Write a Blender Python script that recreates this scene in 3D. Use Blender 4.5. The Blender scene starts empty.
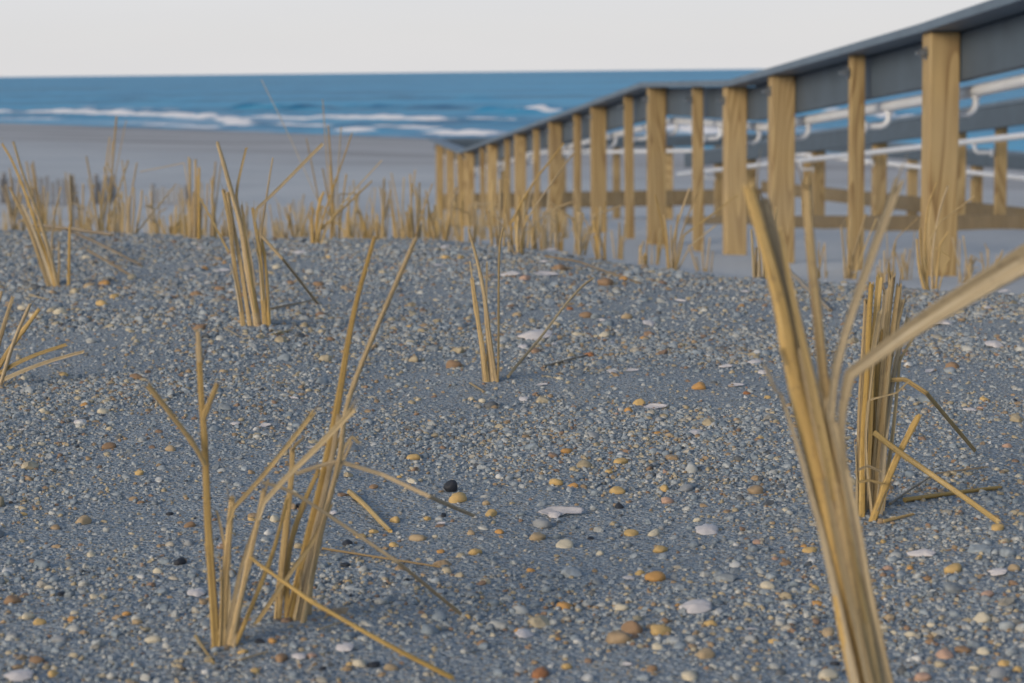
import bpy, bmesh, math, random
import numpy as np
from mathutils import Vector, Matrix, noise as mnoise

random.seed(11); np.random.seed(11)
S = bpy.context.scene
C = S.collection
EYE = 0.31            # height of the lens over the gravel
FPX = 2180.0          # focal length in pixels of the 1024 px wide frame
W, H = 1024, 683
SEA = -3.5 + EYE

# ------------------------------------------------------------------ camera
cam_d = bpy.data.cameras.new('camera'); cam = bpy.data.objects.new('camera', cam_d); C.objects.link(cam)
cam_d.sensor_width = 36; cam_d.lens = 36 * FPX / W
cam_d.clip_start = 0.05; cam_d.clip_end = 60000
pitch = math.atan((341.5 - 71.5) / FPX)
RM = Matrix.Rotation(math.pi / 2 - pitch, 3, 'X') @ Matrix.Rotation(math.radians(-0.61), 3, 'Z')
cam.matrix_world = Matrix.Translation((0, 0, EYE)) @ RM.to_4x4()
cam_d.dof.use_dof = True; cam_d.dof.focus_distance = 1.75; cam_d.dof.aperture_fstop = 15.5
cam_d.dof.aperture_blades = 7
S.camera = cam

def ray(px, py):
    return RM @ Vector(((px - W / 2) / FPX, -(py - H / 2) / FPX, -1))
def P(px, py, d):
    r = ray(px, py); return Vector((0, 0, EYE)) + r * (d / r.y)

# ------------------------------------------------------------------ terrain
SB = np.array([-4.4, 117.0]); SU = np.array([.558, -.83]); SN = np.array([.83, .558])
def smooth(a, b, x):
    t = np.clip((x - a) / (b - a), 0, 1); return t * t * (3 - 2 * t)
def crest(x, y):
    a = x / np.maximum(y, 1.0)
    return np.interp(a, [-.45, -.235, -.04, .04, .105, .235, .4], [4.9, 4.45, 4.1, 3.5, 3.25, 2.85, 2.6])
def prof(x, y):
    dc = crest(x, y)
    r = smooth(-.03, .12, x / np.maximum(y, 1.0))
    z65 = -.505 * (1 - r) + -.625 * r; z9 = -.70 * (1 - r) + -.79 * r
    out = np.where(y < dc, -.31, 0.0)
    s1 = -.31 + (z65 + .31) * (y - dc) / (6.5 - dc)
    s2 = z65 + (z9 - z65) * (y - 6.5) / 2.5
    s3 = z9 + (-.92 - z9) * (y - 9) / 3
    s4 = np.interp(y, [12, 20, 27, 33, 57, 400], [-.92, -1.42, -1.74, -2.0, -2.5, -3.0])
    return np.where(y < dc, out, np.where(y < 6.5, s1, np.where(y < 9, s2, np.where(y < 12, s3, s4))))
def hgt(x, y):
    x = np.asarray(x, float); y = np.asarray(y, float)
    w = .30 + .02 * np.abs(y)
    z = sum(prof(x, y + k * w) for k in (-1, -.5, 0, .5, 1)) / 5
    D = -((x - SB[0]) * SN[0] + (y - SB[1]) * SN[1])
    zb = np.interp(D, [-400, -100, -20, 0, 4, 14.8, 29.8, 43.2, 52, 70], [-9, -6.5, -4.4, -3.5, -3.3, -2.95, -2.5, -2.0, -1.7, -1.55])
    b = smooth(18, 33, y)
    z = z * (1 - b) + zb * b
    near = 1 - smooth(6, 14, y)
    und = (.0065 * np.sin(4.1 * x + 1.3 * y + .4) * np.sin(2.7 * y - 1.1 * x + 1.0) + .004 * np.sin(9 * x - 5 * y + 2) * np.sin(7.3 * y + 3 * x)
           + .002 * np.sin(23 * x + 11 * y) * np.sin(19 * y - 13 * x))
    mid = smooth(4, 8, y) * (1 - smooth(28, 45, y))
    und2 = .022 * np.sin(1.9 * x + .5 * y) * np.sin(1.1 * y - .7 * x) + .014 * np.sin(4.3 * x - 1.7 * y + 1) * np.sin(2.9 * y + .6 * x)
    far = smooth(30, 50, y) * smooth(2, 12, D)
    und3 = .06 * np.sin(.31 * x + .11 * y) * np.sin(.23 * y - .17 * x)
    return z + EYE + near * und + mid * und2 + far * und3
_hgt0 = hgt; MOUNDS = []
def hgt(x, y):
    z = _hgt0(x, y)
    for mx, my, mh, mr in MOUNDS: z = z + mh * np.exp(-(((np.asarray(x) - mx) ** 2 + (np.asarray(y) - my) ** 2) / mr ** 2))
    return z
def hz(x, y): return float(hgt(x, y))
def G(px, py):
    """where the sight line through a pixel meets the ground"""
    r = ray(px, py); o = Vector((0, 0, EYE))
    t = np.concatenate([np.arange(.3, 8, .004), np.arange(8, 60, .03)])
    zz = o.z + r.z * t - hgt(r.x * t, r.y * t)
    i = np.nonzero(zz < 0)[0]
    t = float(t[i[0]]) if len(i) else 40.0
    p = o + r * t; p.z = hz(p.x, p.y); return p

for b_ in ((222, 648), (296, 618), (255, 326), (53, 286), (491, 382), (870, 512)):
    q_ = G(*b_); MOUNDS.append((q_.x + .01, q_.y + .005, .007 if b_[1] < 600 else .005, .055))

# ------------------------------------------------------------------ helpers
def tag(o, label=None, cat=None, group=None, kind=None):
    if label: o['label'] = label
    if cat: o['category'] = cat
    if group: o['group'] = group
    if kind: o['kind'] = kind
    return o
def empty(name, loc):
    o = bpy.data.objects.new(name, None); C.objects.link(o); o.location = loc
    o.empty_display_size = .05; return o
class MB:
    """collects shapes for ONE mesh"""
    def __init__(s): s.v = []; s.f = []; s.uv = []; s.sm = []
    def add(s, verts, faces, uvs=None, smooth_=True):
        b = len(s.v); s.v += [tuple(v) for v in verts]
        for i, f in enumerate(faces):
            s.f.append([b + k for k in f]); s.sm.append(smooth_)
            s.uv.append(uvs[i] if uvs else [(0, 0)] * len(f))
    def build(s, name, mat, parent=None, origin=None):
        me = bpy.data.meshes.new(name)
        o3 = Vector(origin) if origin is not None else Vector((0, 0, 0))
        me.from_pydata([(a - o3.x, b - o3.y, c - o3.z) for a, b, c in s.v], [], s.f)
        uvl = me.uv_layers.new(name='UVMap')
        uvl.data.foreach_set('uv', [c for f in s.uv for p in f for c in p])
        me.polygons.foreach_set('use_smooth', s.sm)
        me.materials.append(mat); me.update()
        o = bpy.data.objects.new(name, me); C.objects.link(o)
        if parent: o.parent = parent
        elif origin is not None: o.location = o3
        return o
def rounded(pts, n, r):
    """gentle bends are rounded wide, sharp ones stay a kink"""
    if len(pts) == 2:
        return [pts[0].lerp(pts[1], k / 4) for k in range(5)]
    out = [pts[0].copy()]
    for i in range(1, len(pts) - 1):
        a, b, c = pts[i - 1], pts[i], pts[i + 1]
        la, lc = (b - a).length, (c - b).length
        ang = (b - a).angle(c - b) if la > 1e-6 and lc > 1e-6 else 0
        cut = .49 if ang < .35 else max(.08, .49 - (ang - .35) * 1.1)
        ca, cc = min(cut * la, 1e9), min(cut * lc, 1e9)
        if ang >= .35: ca, cc = min(r * 1.5, .4 * la), min(r * 1.5, .4 * lc)
        p, q = b + (a - b) * (ca / max(la, 1e-6)), b + (c - b) * (cc / max(lc, 1e-6))
        m = out[-1]
        if (p - m).length > r * 2: out.append(m.lerp(p, .5))
        for k in range(n + 1):
            t = k / n; out.append(p * (1 - t) ** 2 + b * (2 * t * (1 - t)) + q * t * t)
    out.append(out[-1].lerp(pts[-1], .5)); out.append(pts[-1].copy())
    res = [out[0]]
    for p in out[1:]:
        if (p - res[-1]).length > 1e-5: res.append(p)
    return res
def tube(mb, pts, rad, seg=8, flat=1.0, sub=5, ridge=0.0, seed=0, nodes=(), wob=0.0, ragged=0.0, twist=0.0, wide=None, fold=0.0, fray=0):
    """a stalk or a pipe along pts; rad = radius at start and end (or a function of 0..1)"""
    pts = [Vector(p) for p in pts]
    path = rounded(pts, sub, rad[0] if not callable(rad) else rad(0)) if sub > 1 else pts
    L = [0]
    for a, b in zip(path, path[1:]): L.append(L[-1] + (b - a).length)
    T = L[-1] or 1
    rf = rad if callable(rad) else (lambda t: rad[0] + (rad[1] - rad[0]) * t)
    t0 = (path[1] - path[0]).normalized()
    n = Vector(wide) if wide is not None else (Vector((1, 0, 0)) if abs(t0.x) < .8 else Vector((0, 0, 1)))
    n = (n - t0 * n.dot(t0)).normalized()
    V = []; rg = random.Random(seed)
    ph = [rg.uniform(0, 6.28) for _ in range(3)]
    for i, p in enumerate(path):
        a = path[max(i - 1, 0)]; b = path[min(i + 1, len(path) - 1)]
        t = (b - a).normalized(); n = (n - t * n.dot(t)).normalized(); bn = t.cross(n)
        u = L[i] / T; r = rf(u)
        for nd in nodes:
            r *= 1 + .28 * math.exp(-((u - nd) * T / .0022) ** 2)
        off = (n * math.sin(L[i] * 60 + ph[0]) + bn * math.sin(L[i] * 47 + ph[1])) * wob
        for k in range(seg):
            an = 2 * math.pi * k / seg + twist * u
            rr = r * (1 + ridge * math.sin(2 * an + ph[0]) * .6 + ridge * math.sin(3 * an + ph[2]) + ridge * .8 * math.sin(5 * an + ph[1]))
            q = p + off + n * (rr * math.cos(an)) + bn * (rr * flat * math.sin(an) + fold * r * (abs(math.cos(an)) - .5))
            if ragged and i == len(path) - 1: q += t * rg.uniform(-ragged, ragged)
            V.append(q)
    F = []; U = []
    for i in range(len(path) - 1):
        for k in range(seg):
            k2 = (k + 1) % seg
            F.append([i * seg + k, i * seg + k2, (i + 1) * seg + k2, (i + 1) * seg + k])
            U.append([(k / seg, L[i]), ((k + 1) / seg, L[i]), ((k + 1) / seg, L[i + 1]), (k / seg, L[i + 1])])
    mb.add(V, F, U)
    if fray:                                         # torn fibres at the tip
        td = (path[-1] - path[-2]).normalized(); re_ = rf(1)
        for k in range(fray):
            an = rg.uniform(0, 6.28); b0 = path[-1] - td * re_ * 2 + n * re_ * .7 * math.cos(an) + bn * re_ * .7 * flat * math.sin(an)
            dv = td + (n * math.cos(an) + bn * math.sin(an)) * rg.uniform(.0, .45); ln = re_ * rg.uniform(3.5, 9); w = re_ * rg.uniform(.16, .34)
            tri = [b0 + dv * ln * f + n * w * (1 - f * .8) * c + bn * w * (1 - f * .8) * s_ for f in (0, .5, 1) for c, s_ in ((1, 0), (-.5, .87), (-.5, -.87))]
            mb.add(tri, [[a * 3 + j, a * 3 + (j + 1) % 3, a * 3 + 3 + (j + 1) % 3, a * 3 + 3 + j] for a in (0, 1) for j in range(3)] + [[6, 7, 8]], [[(j / 3, 0), (j / 3 + .3, 0), (j / 3 + .3, ln), (j / 3, ln)] for a in (0, 1) for j in range(3)] + [[(0, 0)] * 3])
    e = (len(path) - 1) * seg                        # the cut ends
    mb.add([V[k] for k in range(seg)][::-1], [list(range(seg))], [[(.5, 0)] * seg], False)
    tip = [V[e + k] for k in range(seg)]
    c = sum(tip, Vector()) / seg - (path[-1] - path[-2]).normalized() * rf(1) * .8
    mb.add(tip + [c], [[k, (k + 1) % seg, seg] for k in range(seg)], [[(.5, 9), (.5, 9), (.5, 9)]] * seg, False)
def box(mb, o, ax, ay, az, bev=0.0):
    """a bevelled box: corner-centred at o, half-axes ax ay az (Vectors)"""
    bm = bmesh.new(); bmesh.ops.create_cube(bm, size=2)
    l = (ax.length, ay.length, az.length)
    for v in bm.verts: v.co = Vector((v.co.x * l[0], v.co.y * l[1], v.co.z * l[2]))
    if bev: bmesh.ops.bevel(bm, geom=list(bm.edges), offset=bev, segments=2, affect='EDGES', profile=.6)
    ux, uy, uz = ax.normalized(), ay.normalized(), az.normalized()
    bm.verts.index_update()
    V = [o + ux * v.co.x + uy * v.co.y + uz * v.co.z for v in bm.verts]
    F = [[v.index for v in f.verts] for f in bm.faces]
    bm.free(); mb.add(V, F, None, False)

# ------------------------------------------------------------------ materials
def mat(name):
    m = bpy.data.materials.new(name); m.use_nodes = True
    nt = m.node_tree; return m, nt, nt.nodes['Principled BSDF'], nt.nodes['Material Output']
def N(nt, t, **kw):
    n = nt.nodes.new(t)
    for k, v in kw.items():
        if k in n.inputs: n.inputs[k].default_value = v
        else: setattr(n, k, v)
    return n
def lk(nt, a, b): nt.links.new(a, b)
def ramp(nt, stops, src=None, interp='LINEAR'):
    r = nt.nodes.new('ShaderNodeValToRGB'); e = r.color_ramp; e.interpolation = interp
    while len(e.elements) < len(stops): e.elements.new(.5)
    for el, (p, c) in zip(e.elements, stops):
        el.position = p; el.color = (*c, 1) if len(c) == 3 else c
    if src is not None: lk(nt, src, r.inputs[0])
    return r
def mix(nt, fac, a, b, mode='MIX'):
    m = nt.nodes.new('ShaderNodeMix'); m.data_type = 'RGBA'; m.blend_type = mode
    for sock, v in ((m.inputs[0], fac), (m.inputs[6], a), (m.inputs[7], b)):
        if hasattr(v, 'links'): lk(nt, v, sock)
        elif isinstance(v, (int, float)): sock.default_value = v
        else: sock.default_value = (*v, 1)
    return m.outputs[2]
def math_(nt, op, a, b=0.0):
    m = nt.nodes.new('ShaderNodeMath'); m.operation = op
    for s_, v in zip(m.inputs, (a, b)):
        if hasattr(v, 'links'): lk(nt, v, s_)
        else: s_.default_value = v
    return m.outputs[0]
def bump(nt, h, bsdf, strength, dist):
    b = N(nt, 'ShaderNodeBump', Strength=strength, Distance=dist); lk(nt, h, b.inputs['Height']); lk(nt, b.outputs[0], bsdf.inputs['Normal']); return b

PEB = [(0, (.19, .24, .295)), (.14, (.27, .32, .375)), (.31, (.35, .39, .435)), (.44, (.22, .25, .285)), (.53, (.41, .425, .435)), (.63, (.50, .49, .465)),
       (.71, (.43, .335, .20)), (.77, (.37, .24, .12)), (.83, (.53, .43, .28)), (.88, (.42, .37, .30)), (.925, (.52, .525, .54)), (.945, (.28, .155, .08)), (.975, (.07, .08, .095))]
PEB = [(p_, tuple(c_ * .80 + m_ * .20 for c_, m_ in zip(col_, (.36, .355, .35)))) for p_, col_ in PEB]

def m_straw(name, base, dark, pale):
    m, nt, b, out = mat(name)
    uv = N(nt, 'ShaderNodeUVMap'); mp = N(nt, 'ShaderNodeMapping'); mp.inputs['Scale'].default_value = (15, 7, 1)
    lk(nt, uv.outputs[0], mp.inputs[0])
    oi = N(nt, 'ShaderNodeObjectInfo')
    n1 = N(nt, 'ShaderNodeTexNoise', noise_dimensions='4D', Scale=1.6, Detail=5, Roughness=.6)
    lk(nt, mp.outputs[0], n1.inputs['Vector']); lk(nt, math_(nt, 'MULTIPLY', oi.outputs['Random'], 40.0), n1.inputs['W'])
    r1 = ramp(nt, [(.34, dark), (.44, base), (.54, base), (.64, pale)], n1.outputs[0])
    mp2 = N(nt, 'ShaderNodeMapping'); mp2.inputs['Scale'].default_value = (3, 45, 1); lk(nt, uv.outputs[0], mp2.inputs[0])
    n2 = N(nt, 'ShaderNodeTexNoise', noise_dimensions='4D', Scale=1.0, Detail=3); lk(nt, mp2.outputs[0], n2.inputs['Vector'])
    lk(nt, math_(nt, 'MULTIPLY', oi.outputs['Random'], 17.0), n2.inputs['W'])
    r2 = ramp(nt, [(.62, (0, 0, 0)), (.80, (1, 1, 1))], n2.outputs[0])
    c = mix(nt, math_(nt, 'MULTIPLY', r2.outputs[0], .6), r1.outputs[0], dark)
    mp5 = N(nt, 'ShaderNodeMapping'); mp5.inputs['Scale'].default_value = (5, 170, 1); lk(nt, uv.outputs[0], mp5.inputs[0])
    n5 = N(nt, 'ShaderNodeTexNoise', Scale=1.0, Detail=4, Roughness=.65); lk(nt, mp5.outputs[0], n5.inputs['Vector'])
    c = mix(nt, math_(nt, 'MULTIPLY', ramp(nt, [(.56, (0, 0, 0)), (.68, (1, 1, 1))], n5.outputs[0]).outputs[0], .55), c, (.15, .11, .07))
    hs = N(nt, 'ShaderNodeHueSaturation'); lk(nt, c, hs.inputs['Color'])
    lk(nt, math_(nt, 'ADD', math_(nt, 'MULTIPLY', oi.outputs['Random'], .38), .74), hs.inputs['Value'])
    fr_ = math_(nt, 'FRACT', math_(nt, 'MULTIPLY', oi.outputs['Random'], 7.13)); lk(nt, math_(nt, 'ADD', math_(nt, 'MULTIPLY', fr_, .40), .66), hs.inputs['Saturation'])
    lk(nt, hs.outputs[0], b.inputs['Base Color'])
    b.inputs['Roughness'].default_value = .55; b.inputs['Specular IOR Level'].default_value = .35
    mp3 = N(nt, 'ShaderNodeMapping'); mp3.inputs['Scale'].default_value = (26, 9, 1); lk(nt, uv.outputs[0], mp3.inputs[0])
    n3 = N(nt, 'ShaderNodeTexNoise', Scale=1.0, Detail=2); lk(nt, mp3.outputs[0], n3.inputs['Vector'])
    bump(nt, n3.outputs[0], b, .9, .0009)
    return m
M_STRAW = m_straw('dry_straw', (.50, .33, .115), (.12, .065, .022), (.66, .49, .23))
M_LEAF = m_straw('dry_leaf', (.49, .35, .15), (.15, .09, .04), (.66, .52, .30))
M_TWIG = m_straw('brown_straw', (.30, .21, .105), (.13, .08, .04), (.43, .32, .18))

def m_pebble(name, col, col2=None, rough=.65):
    m, nt, b, out = mat(name)
    tc = N(nt, 'ShaderNodeTexCoord'); oi = N(nt, 'ShaderNodeObjectInfo')
    n1 = N(nt, 'ShaderNodeTexNoise', noise_dimensions='4D', Scale=180, Detail=6, Roughness=.65); lk(nt, tc.outputs['Object'], n1.inputs['Vector'])
    lk(nt, math_(nt, 'MULTIPLY', oi.outputs['Random'], 50.0), n1.inputs['W'])
    col2 = col2 or tuple(c * .6 for c in col)
    r = ramp(nt, [(.36, col2), (.52, col), (.70, tuple(min(.8, c * 1.25) for c in col))], n1.outputs[0])
    lk(nt, r.outputs[0], b.inputs['Base Color']); b.inputs['Roughness'].default_value = rough
    b.inputs['Specular IOR Level'].default_value = .3
    bump(nt, n1.outputs[0], b, .3, .0008)
    return m
PM = {'ochre': m_pebble('ochre_stone', (.56, .39, .17), (.42, .26, .10)), 'cream': m_pebble('cream_stone', (.58, .52, .40), (.43, .36, .25)),
      'orange': m_pebble('orange_stone', (.50, .285, .105), (.36, .18, .06)), 'rust': m_pebble('rust_stone', (.36, .165, .075), (.20, .085, .04)),
      'brown': m_pebble('brown_stone', (.30, .195, .115), (.18, .11, .065)), 'tan': m_pebble('tan_stone', (.42, .32, .20), (.30, .21, .12)),
      'grey': m_pebble('grey_stone', (.30, .31, .32), (.20, .21, .225)), 'white': m_pebble('white_stone', (.60, .59, .57), (.45, .44, .42)),
      'black': m_pebble('slate_stone', (.032, .036, .046), (.02, .022, .03), .5), 'pink': m_pebble('pink_stone', (.48, .32, .24), (.36, .22, .15))}

# gravel: each stone takes its own colour
m_grav, nt, b, out = mat('mixed_gravel')
oi = N(nt, 'ShaderNodeObjectInfo')
r = ramp(nt, PEB, oi.outputs['Random'], 'CONSTANT')
tc = N(nt, 'ShaderNodeTexCoord')
n1 = N(nt, 'ShaderNodeTexNoise', Scale=1.3, Detail=4); lk(nt, tc.outputs['Object'], n1.inputs['Vector'])
r2 = ramp(nt, [(.3, (.60, .61, .60)), (.7, (1.07, 1.085, 1.07))], n1.outputs[0])
lk(nt, mix(nt, 1.0, r.outputs[0], r2.outputs[0], 'MULTIPLY'), b.inputs['Base Color'])
b.inputs['Roughness'].default_value = .6; b.inputs['Specular IOR Level'].default_value = .3

def m_wood(name, light, dark, weather):
    m, nt, b, out = mat(name)
    tc = N(nt, 'ShaderNodeTexCoord'); oi = N(nt, 'ShaderNodeObjectInfo')
    uv = N(nt, 'ShaderNodeUVMap')
    cb = N(nt, 'ShaderNodeCombineXYZ'); lk(nt, math_(nt, 'MULTIPLY', oi.outputs['Random'], 31.0), cb.inputs[2])
    ad = N(nt, 'ShaderNodeVectorMath', operation='ADD'); lk(nt, tc.outputs['Object'], ad.inputs[0]); lk(nt, cb.outputs[0], ad.inputs[1])
    mp = N(nt, 'ShaderNodeMapping'); mp.inputs['Scale'].default_value = (8, 8, .8); lk(nt, ad.outputs[0], mp.inputs[0])
    n0 = N(nt, 'ShaderNodeTexNoise', Scale=1.0, Detail=1.5); lk(nt, mp.outputs[0], n0.inputs['Vector'])
    rings = math_(nt, 'FRACT', math_(nt, 'MULTIPLY', n0.outputs[0], 17.0))
    rr = ramp(nt, [(0, light), (.45, tuple(l * .86 for l in light)), (.82, dark), (.92, dark), (1, light)], rings)
    mp2 = N(nt, 'ShaderNodeMapping'); mp2.inputs['Scale'].default_value = (260, 260, 5); lk(nt, ad.outputs[0], mp2.inputs[0])
    n2 = N(nt, 'ShaderNodeTexNoise', Scale=1.0, Detail=3); lk(nt, mp2.outputs[0], n2.inputs['Vector'])
    c = mix(nt, .3, rr.outputs[0], ramp(nt, [(.3, tuple(d * .8 for d in dark)), (.7, light)], n2.outputs[0]).outputs[0])
    n3 = N(nt, 'ShaderNodeTexNoise', Scale=3.0, Detail=4); lk(nt, ad.outputs[0], n3.inputs['Vector'])
    c = mix(nt, math_(nt, 'MULTIPLY', ramp(nt, [(.45, (0, 0, 0)), (.7, (1, 1, 1))], n3.outputs[0]).outputs[0], .5), c, weather)
    vo = N(nt, 'ShaderNodeTexVoronoi', Scale=1.0); mp4 = N(nt, 'ShaderNodeMapping'); mp4.inputs['Scale'].default_value = (9, 9, 2.6)
    lk(nt, ad.outputs[0], mp4.inputs[0]); lk(nt, mp4.outputs[0], vo.inputs['Vector'])
    kn = ramp(nt, [(.05, (1, 1, 1)), (.14, (0, 0, 0))], vo.outputs['Distance'])
    c = mix(nt, math_(nt, 'MULTIPLY', kn.outputs[0], .55), c, tuple(d * .55 for d in dark))
    hs = N(nt, 'ShaderNodeHueSaturation'); lk(nt, c, hs.inputs['Color']); lk(nt, math_(nt, 'ADD', math_(nt, 'MULTIPLY', oi.outputs['Random'], .3), .84), hs.inputs['Value'])
    lk(nt, hs.outputs[0], b.inputs['Base Color']); b.inputs['Roughness'].default_value = .75; b.inputs['Specular IOR Level'].default_value = .2
    bump(nt, n2.outputs[0], b, .35, .001)
    return m
M_POST = m_wood('treated_pine', (.50, .365, .18), (.22, .135, .06), (.36, .275, .165))
M_CURB = m_wood('weathered_plank', (.235, .18, .105), (.13, .095, .055), (.22, .185, .13))
def m_plain(name, col, rough, var=.12, metal=0.0, scale=8):
    m, nt, b, out = mat(name)
    tc = N(nt, 'ShaderNodeTexCoord'); n = N(nt, 'ShaderNodeTexNoise', Scale=scale, Detail=6, Roughness=.6); lk(nt, tc.outputs['Object'], n.inputs['Vector'])
    r = ramp(nt, [(.3, tuple(c * (1 - var) for c in col)), (.7, tuple(min(1, c * (1 + var)) for c in col))], n.outputs[0])
    lk(nt, r.outputs[0], b.inputs['Base Color']); b.inputs['Roughness'].default_value = rough; b.inputs['Metallic'].default_value = metal
    bump(nt, n.outputs[0], b, .1, .002)
    return m
M_BOARD = m_plain('grey_composite_board', (.062, .088, .118), .55, .14)
M_CAP = m_plain('grey_cap_board', (.10, .14, .19), .5, .14)
M_PIPE = m_plain('white_painted_pipe', (.62, .64, .68), .45, .06)
M_BOLT = m_plain('galvanised_bolt', (.30, .33, .36), .4, .15, .8, 60)
M_SLAT = m_wood('grey_fence_slat', (.27, .26, .26), (.18, .17, .17), (.30, .285, .28))
M_SHELL, nt, b, out = mat('bleached_shell')
tc = N(nt, 'ShaderNodeTexCoord')
ln = N(nt, 'ShaderNodeVectorMath', operation='LENGTH'); lk(nt, tc.outputs['Object'], ln.inputs[0])
nn = N(nt, 'ShaderNodeTexNoise', Scale=90, Detail=3); lk(nt, tc.outputs['Object'], nn.inputs['Vector'])
sw = math_(nt, 'SINE', math_(nt, 'ADD', math_(nt, 'MULTIPLY', ln.outputs['Value'], 3200.0), math_(nt, 'MULTIPLY', nn.outputs[0], 5.0)))
r = ramp(nt, [(.2, (.60, .57, .58)), (.8, (.76, .75, .77))], sw); r3 = ramp(nt, [(.35, (.62, .58, .55)), (.65, (1, 1, 1))], nn.outputs[0])
lk(nt, mix(nt, .8, r.outputs[0], r3.outputs[0], 'MULTIPLY'), b.inputs['Base Color']); b.inputs['Roughness'].default_value = .45
bump(nt, sw, b, .25, .0006)

# ground material: coarse shelly sand and fine gravel on the dune, plain sand elsewhere, wet sand at the water
M_GROUND, nt, b, out = mat('dune_sand_and_gravel')
geo = N(nt, 'ShaderNodeNewGeometry'); pos = geo.outputs['Position']
ag = N(nt, 'ShaderNodeAttribute', attribute_name='gravel'); aw = N(nt, 'ShaderNodeAttribute', attribute_name='wet')
def vor(scale, rnd=1.0):
    v = N(nt, 'ShaderNodeTexVoronoi', Scale=scale, Randomness=rnd); lk(nt, pos, v.inputs['Vector']); return v
v1 = vor(620); v2 = vor(230)
sx = N(nt, 'ShaderNodeSeparateColor'); lk(nt, v1.outputs['Color'], sx.inputs[0])
sx2 = N(nt, 'ShaderNodeSeparateColor'); lk(nt, v2.outputs['Color'], sx2.inputs[0])
FINE = [(0, (.20, .245, .295)), (.2, (.28, .325, .375)), (.42, (.36, .395, .43)), (.58, (.245, .275, .305)), (.69, (.43, .43, .42)), (.79, (.36, .285, .19)), (.86, (.48, .485, .48)), (.92, (.56, .565, .575)), (.965, (.11, .125, .14))]
cf = ramp(nt, FINE, sx.outputs[0], 'CONSTANT').outputs[0]
cg = ramp(nt, PEB, sx2.outputs[0], 'CONSTANT').outputs[0]
big = N(nt, 'ShaderNodeTexNoise', Scale=2.2, Detail=4); lk(nt, pos, big.inputs['Vector'])
gsel = math_(nt, 'MULTIPLY', ramp(nt, [(.25, (1, 1, 1)), (.42, (0, 0, 0))], v2.outputs['Distance']).outputs[0], ramp(nt, [(.35, (.25, .25, .25)), (.65, (.9, .9, .9))], big.outputs[0]).outputs[0])
grav = mix(nt, 1.0, mix(nt, gsel, cf, cg), (.91, .925, .92), 'MULTIPLY')
ns = N(nt, 'ShaderNodeTexNoise', Scale=.35, Detail=7, Roughness=.6); lk(nt, pos, ns.inputs['Vector'])
ns2 = N(nt, 'ShaderNodeTexNoise', Scale=40, Detail=6, Roughness=.7); lk(nt, pos, ns2.inputs['Vector'])
sand = ramp(nt, [(.36, (.45, .45, .455)), (.5, (.525, .525, .52)), (.64, (.60, .59, .575))], ns.outputs[0]).outputs[0]
sand = mix(nt, .35, sand, ramp(nt, [(.35, (.35, .355, .36)), (.65, (.60, .595, .585))], ns2.outputs[0]).outputs[0])
mpw = N(nt, 'ShaderNodeMapping'); mpw.inputs['Rotation'].default_value = (0, 0, .98); mpw.inputs['Scale'].default_value = (.035, .22, 1); lk(nt, pos, mpw.inputs[0])
nw = N(nt, 'ShaderNodeTexNoise', Scale=1.0, Detail=5, Roughness=.62); lk(nt, mpw.outputs[0], nw.inputs['Vector'])
wr = ramp(nt, [(.50, (0, 0, 0)), (.64, (1, 1, 1))], nw.outputs[0]).outputs[0]
awr = N(nt, 'ShaderNodeAttribute', attribute_name='wrack')
sand = mix(nt, math_(nt, 'MULTIPLY', awr.outputs['Fac'], .7), sand, (.43, .40, .385))
sand = mix(nt, math_(nt, 'MULTIPLY', wr, awr.outputs['Fac']), sand, (.27, .235, .22))
c = mix(nt, ag.outputs['Fac'], sand, grav)
c = mix(nt, aw.outputs['Fac'], c, (.25, .215, .20))
lk(nt, c, b.inputs['Base Color'])
rg = N(nt, 'ShaderNodeMapRange'); lk(nt, aw.outputs['Fac'], rg.inputs[0]); rg.inputs[3].default_value = .85; rg.inputs[4].default_value = .5
lk(nt, rg.outputs[0], b.inputs['Roughness']); b.inputs['Specular IOR Level'].default_value = .2
hgt_n = math_(nt, 'ADD', math_(nt, 'MULTIPLY', math_(nt, 'SUBTRACT', 1.0, v1.outputs['Distance']), .0009), math_(nt, 'MULTIPLY', math_(nt, 'SUBTRACT', 1.0, v2.outputs['Distance']), .0022))
hgt_n = math_(nt, 'MULTIPLY', hgt_n, ag.outputs['Fac'])
hgt_n = math_(nt, 'ADD', hgt_n, math_(nt, 'MULTIPLY', ns2.outputs[0], .006))
bump(nt, hgt_n, b, .9, 1.0)

# ------------------------------------------------------------------ ground sheet
def gridmesh(name, X, Y, Z, m, attrs):
    ny, nx = X.shape
    me = bpy.data.meshes.new(name)
    co = np.stack([X, Y, Z], -1).reshape(-1, 3)
    i = np.arange(ny * nx).reshape(ny, nx)
    q = np.stack([i[:-1, :-1], i[:-1, 1:], i[1:, 1:], i[1:, :-1]], -1).reshape(-1, 4)
    me.vertices.add(len(co)); me.vertices.foreach_set('co', co.ravel())
    me.loops.add(q.size); me.loops.foreach_set('vertex_index', q.ravel())
    me.polygons.add(len(q)); me.polygons.foreach_set('loop_start', np.arange(0, q.size, 4))
    me.update(calc_edges=True); me.validate()
    me.polygons.foreach_set('use_smooth', np.ones(len(me.polygons), bool))
    for k, v in attrs.items():
        a = me.attributes.new(k, 'FLOAT', 'POINT'); a.data.foreach_set('value', v.ravel().astype(np.float32))
    me.materials.append(m)
    o = bpy.data.objects.new(name, me); C.objects.link(o); return o
def gravelmask(x, y):
    dc = crest(x, y); r = smooth(-.02, .10, x / np.maximum(y, 1.0))
    edge = .9 * (1 - r) + .25 * r
    return 1 - smooth(dc + edge - .3, dc + edge + .7 - .4 * r, y + .12 * np.sin(7 * x) + .08 * np.sin(17 * x + 1))
kx = np.arange(-205, 206); gx = 1.0 * np.sinh(kx * .0345)
ky = np.arange(-140, 262); gy = 2.0 + 1.5 * np.sinh(ky * .0225)
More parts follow.
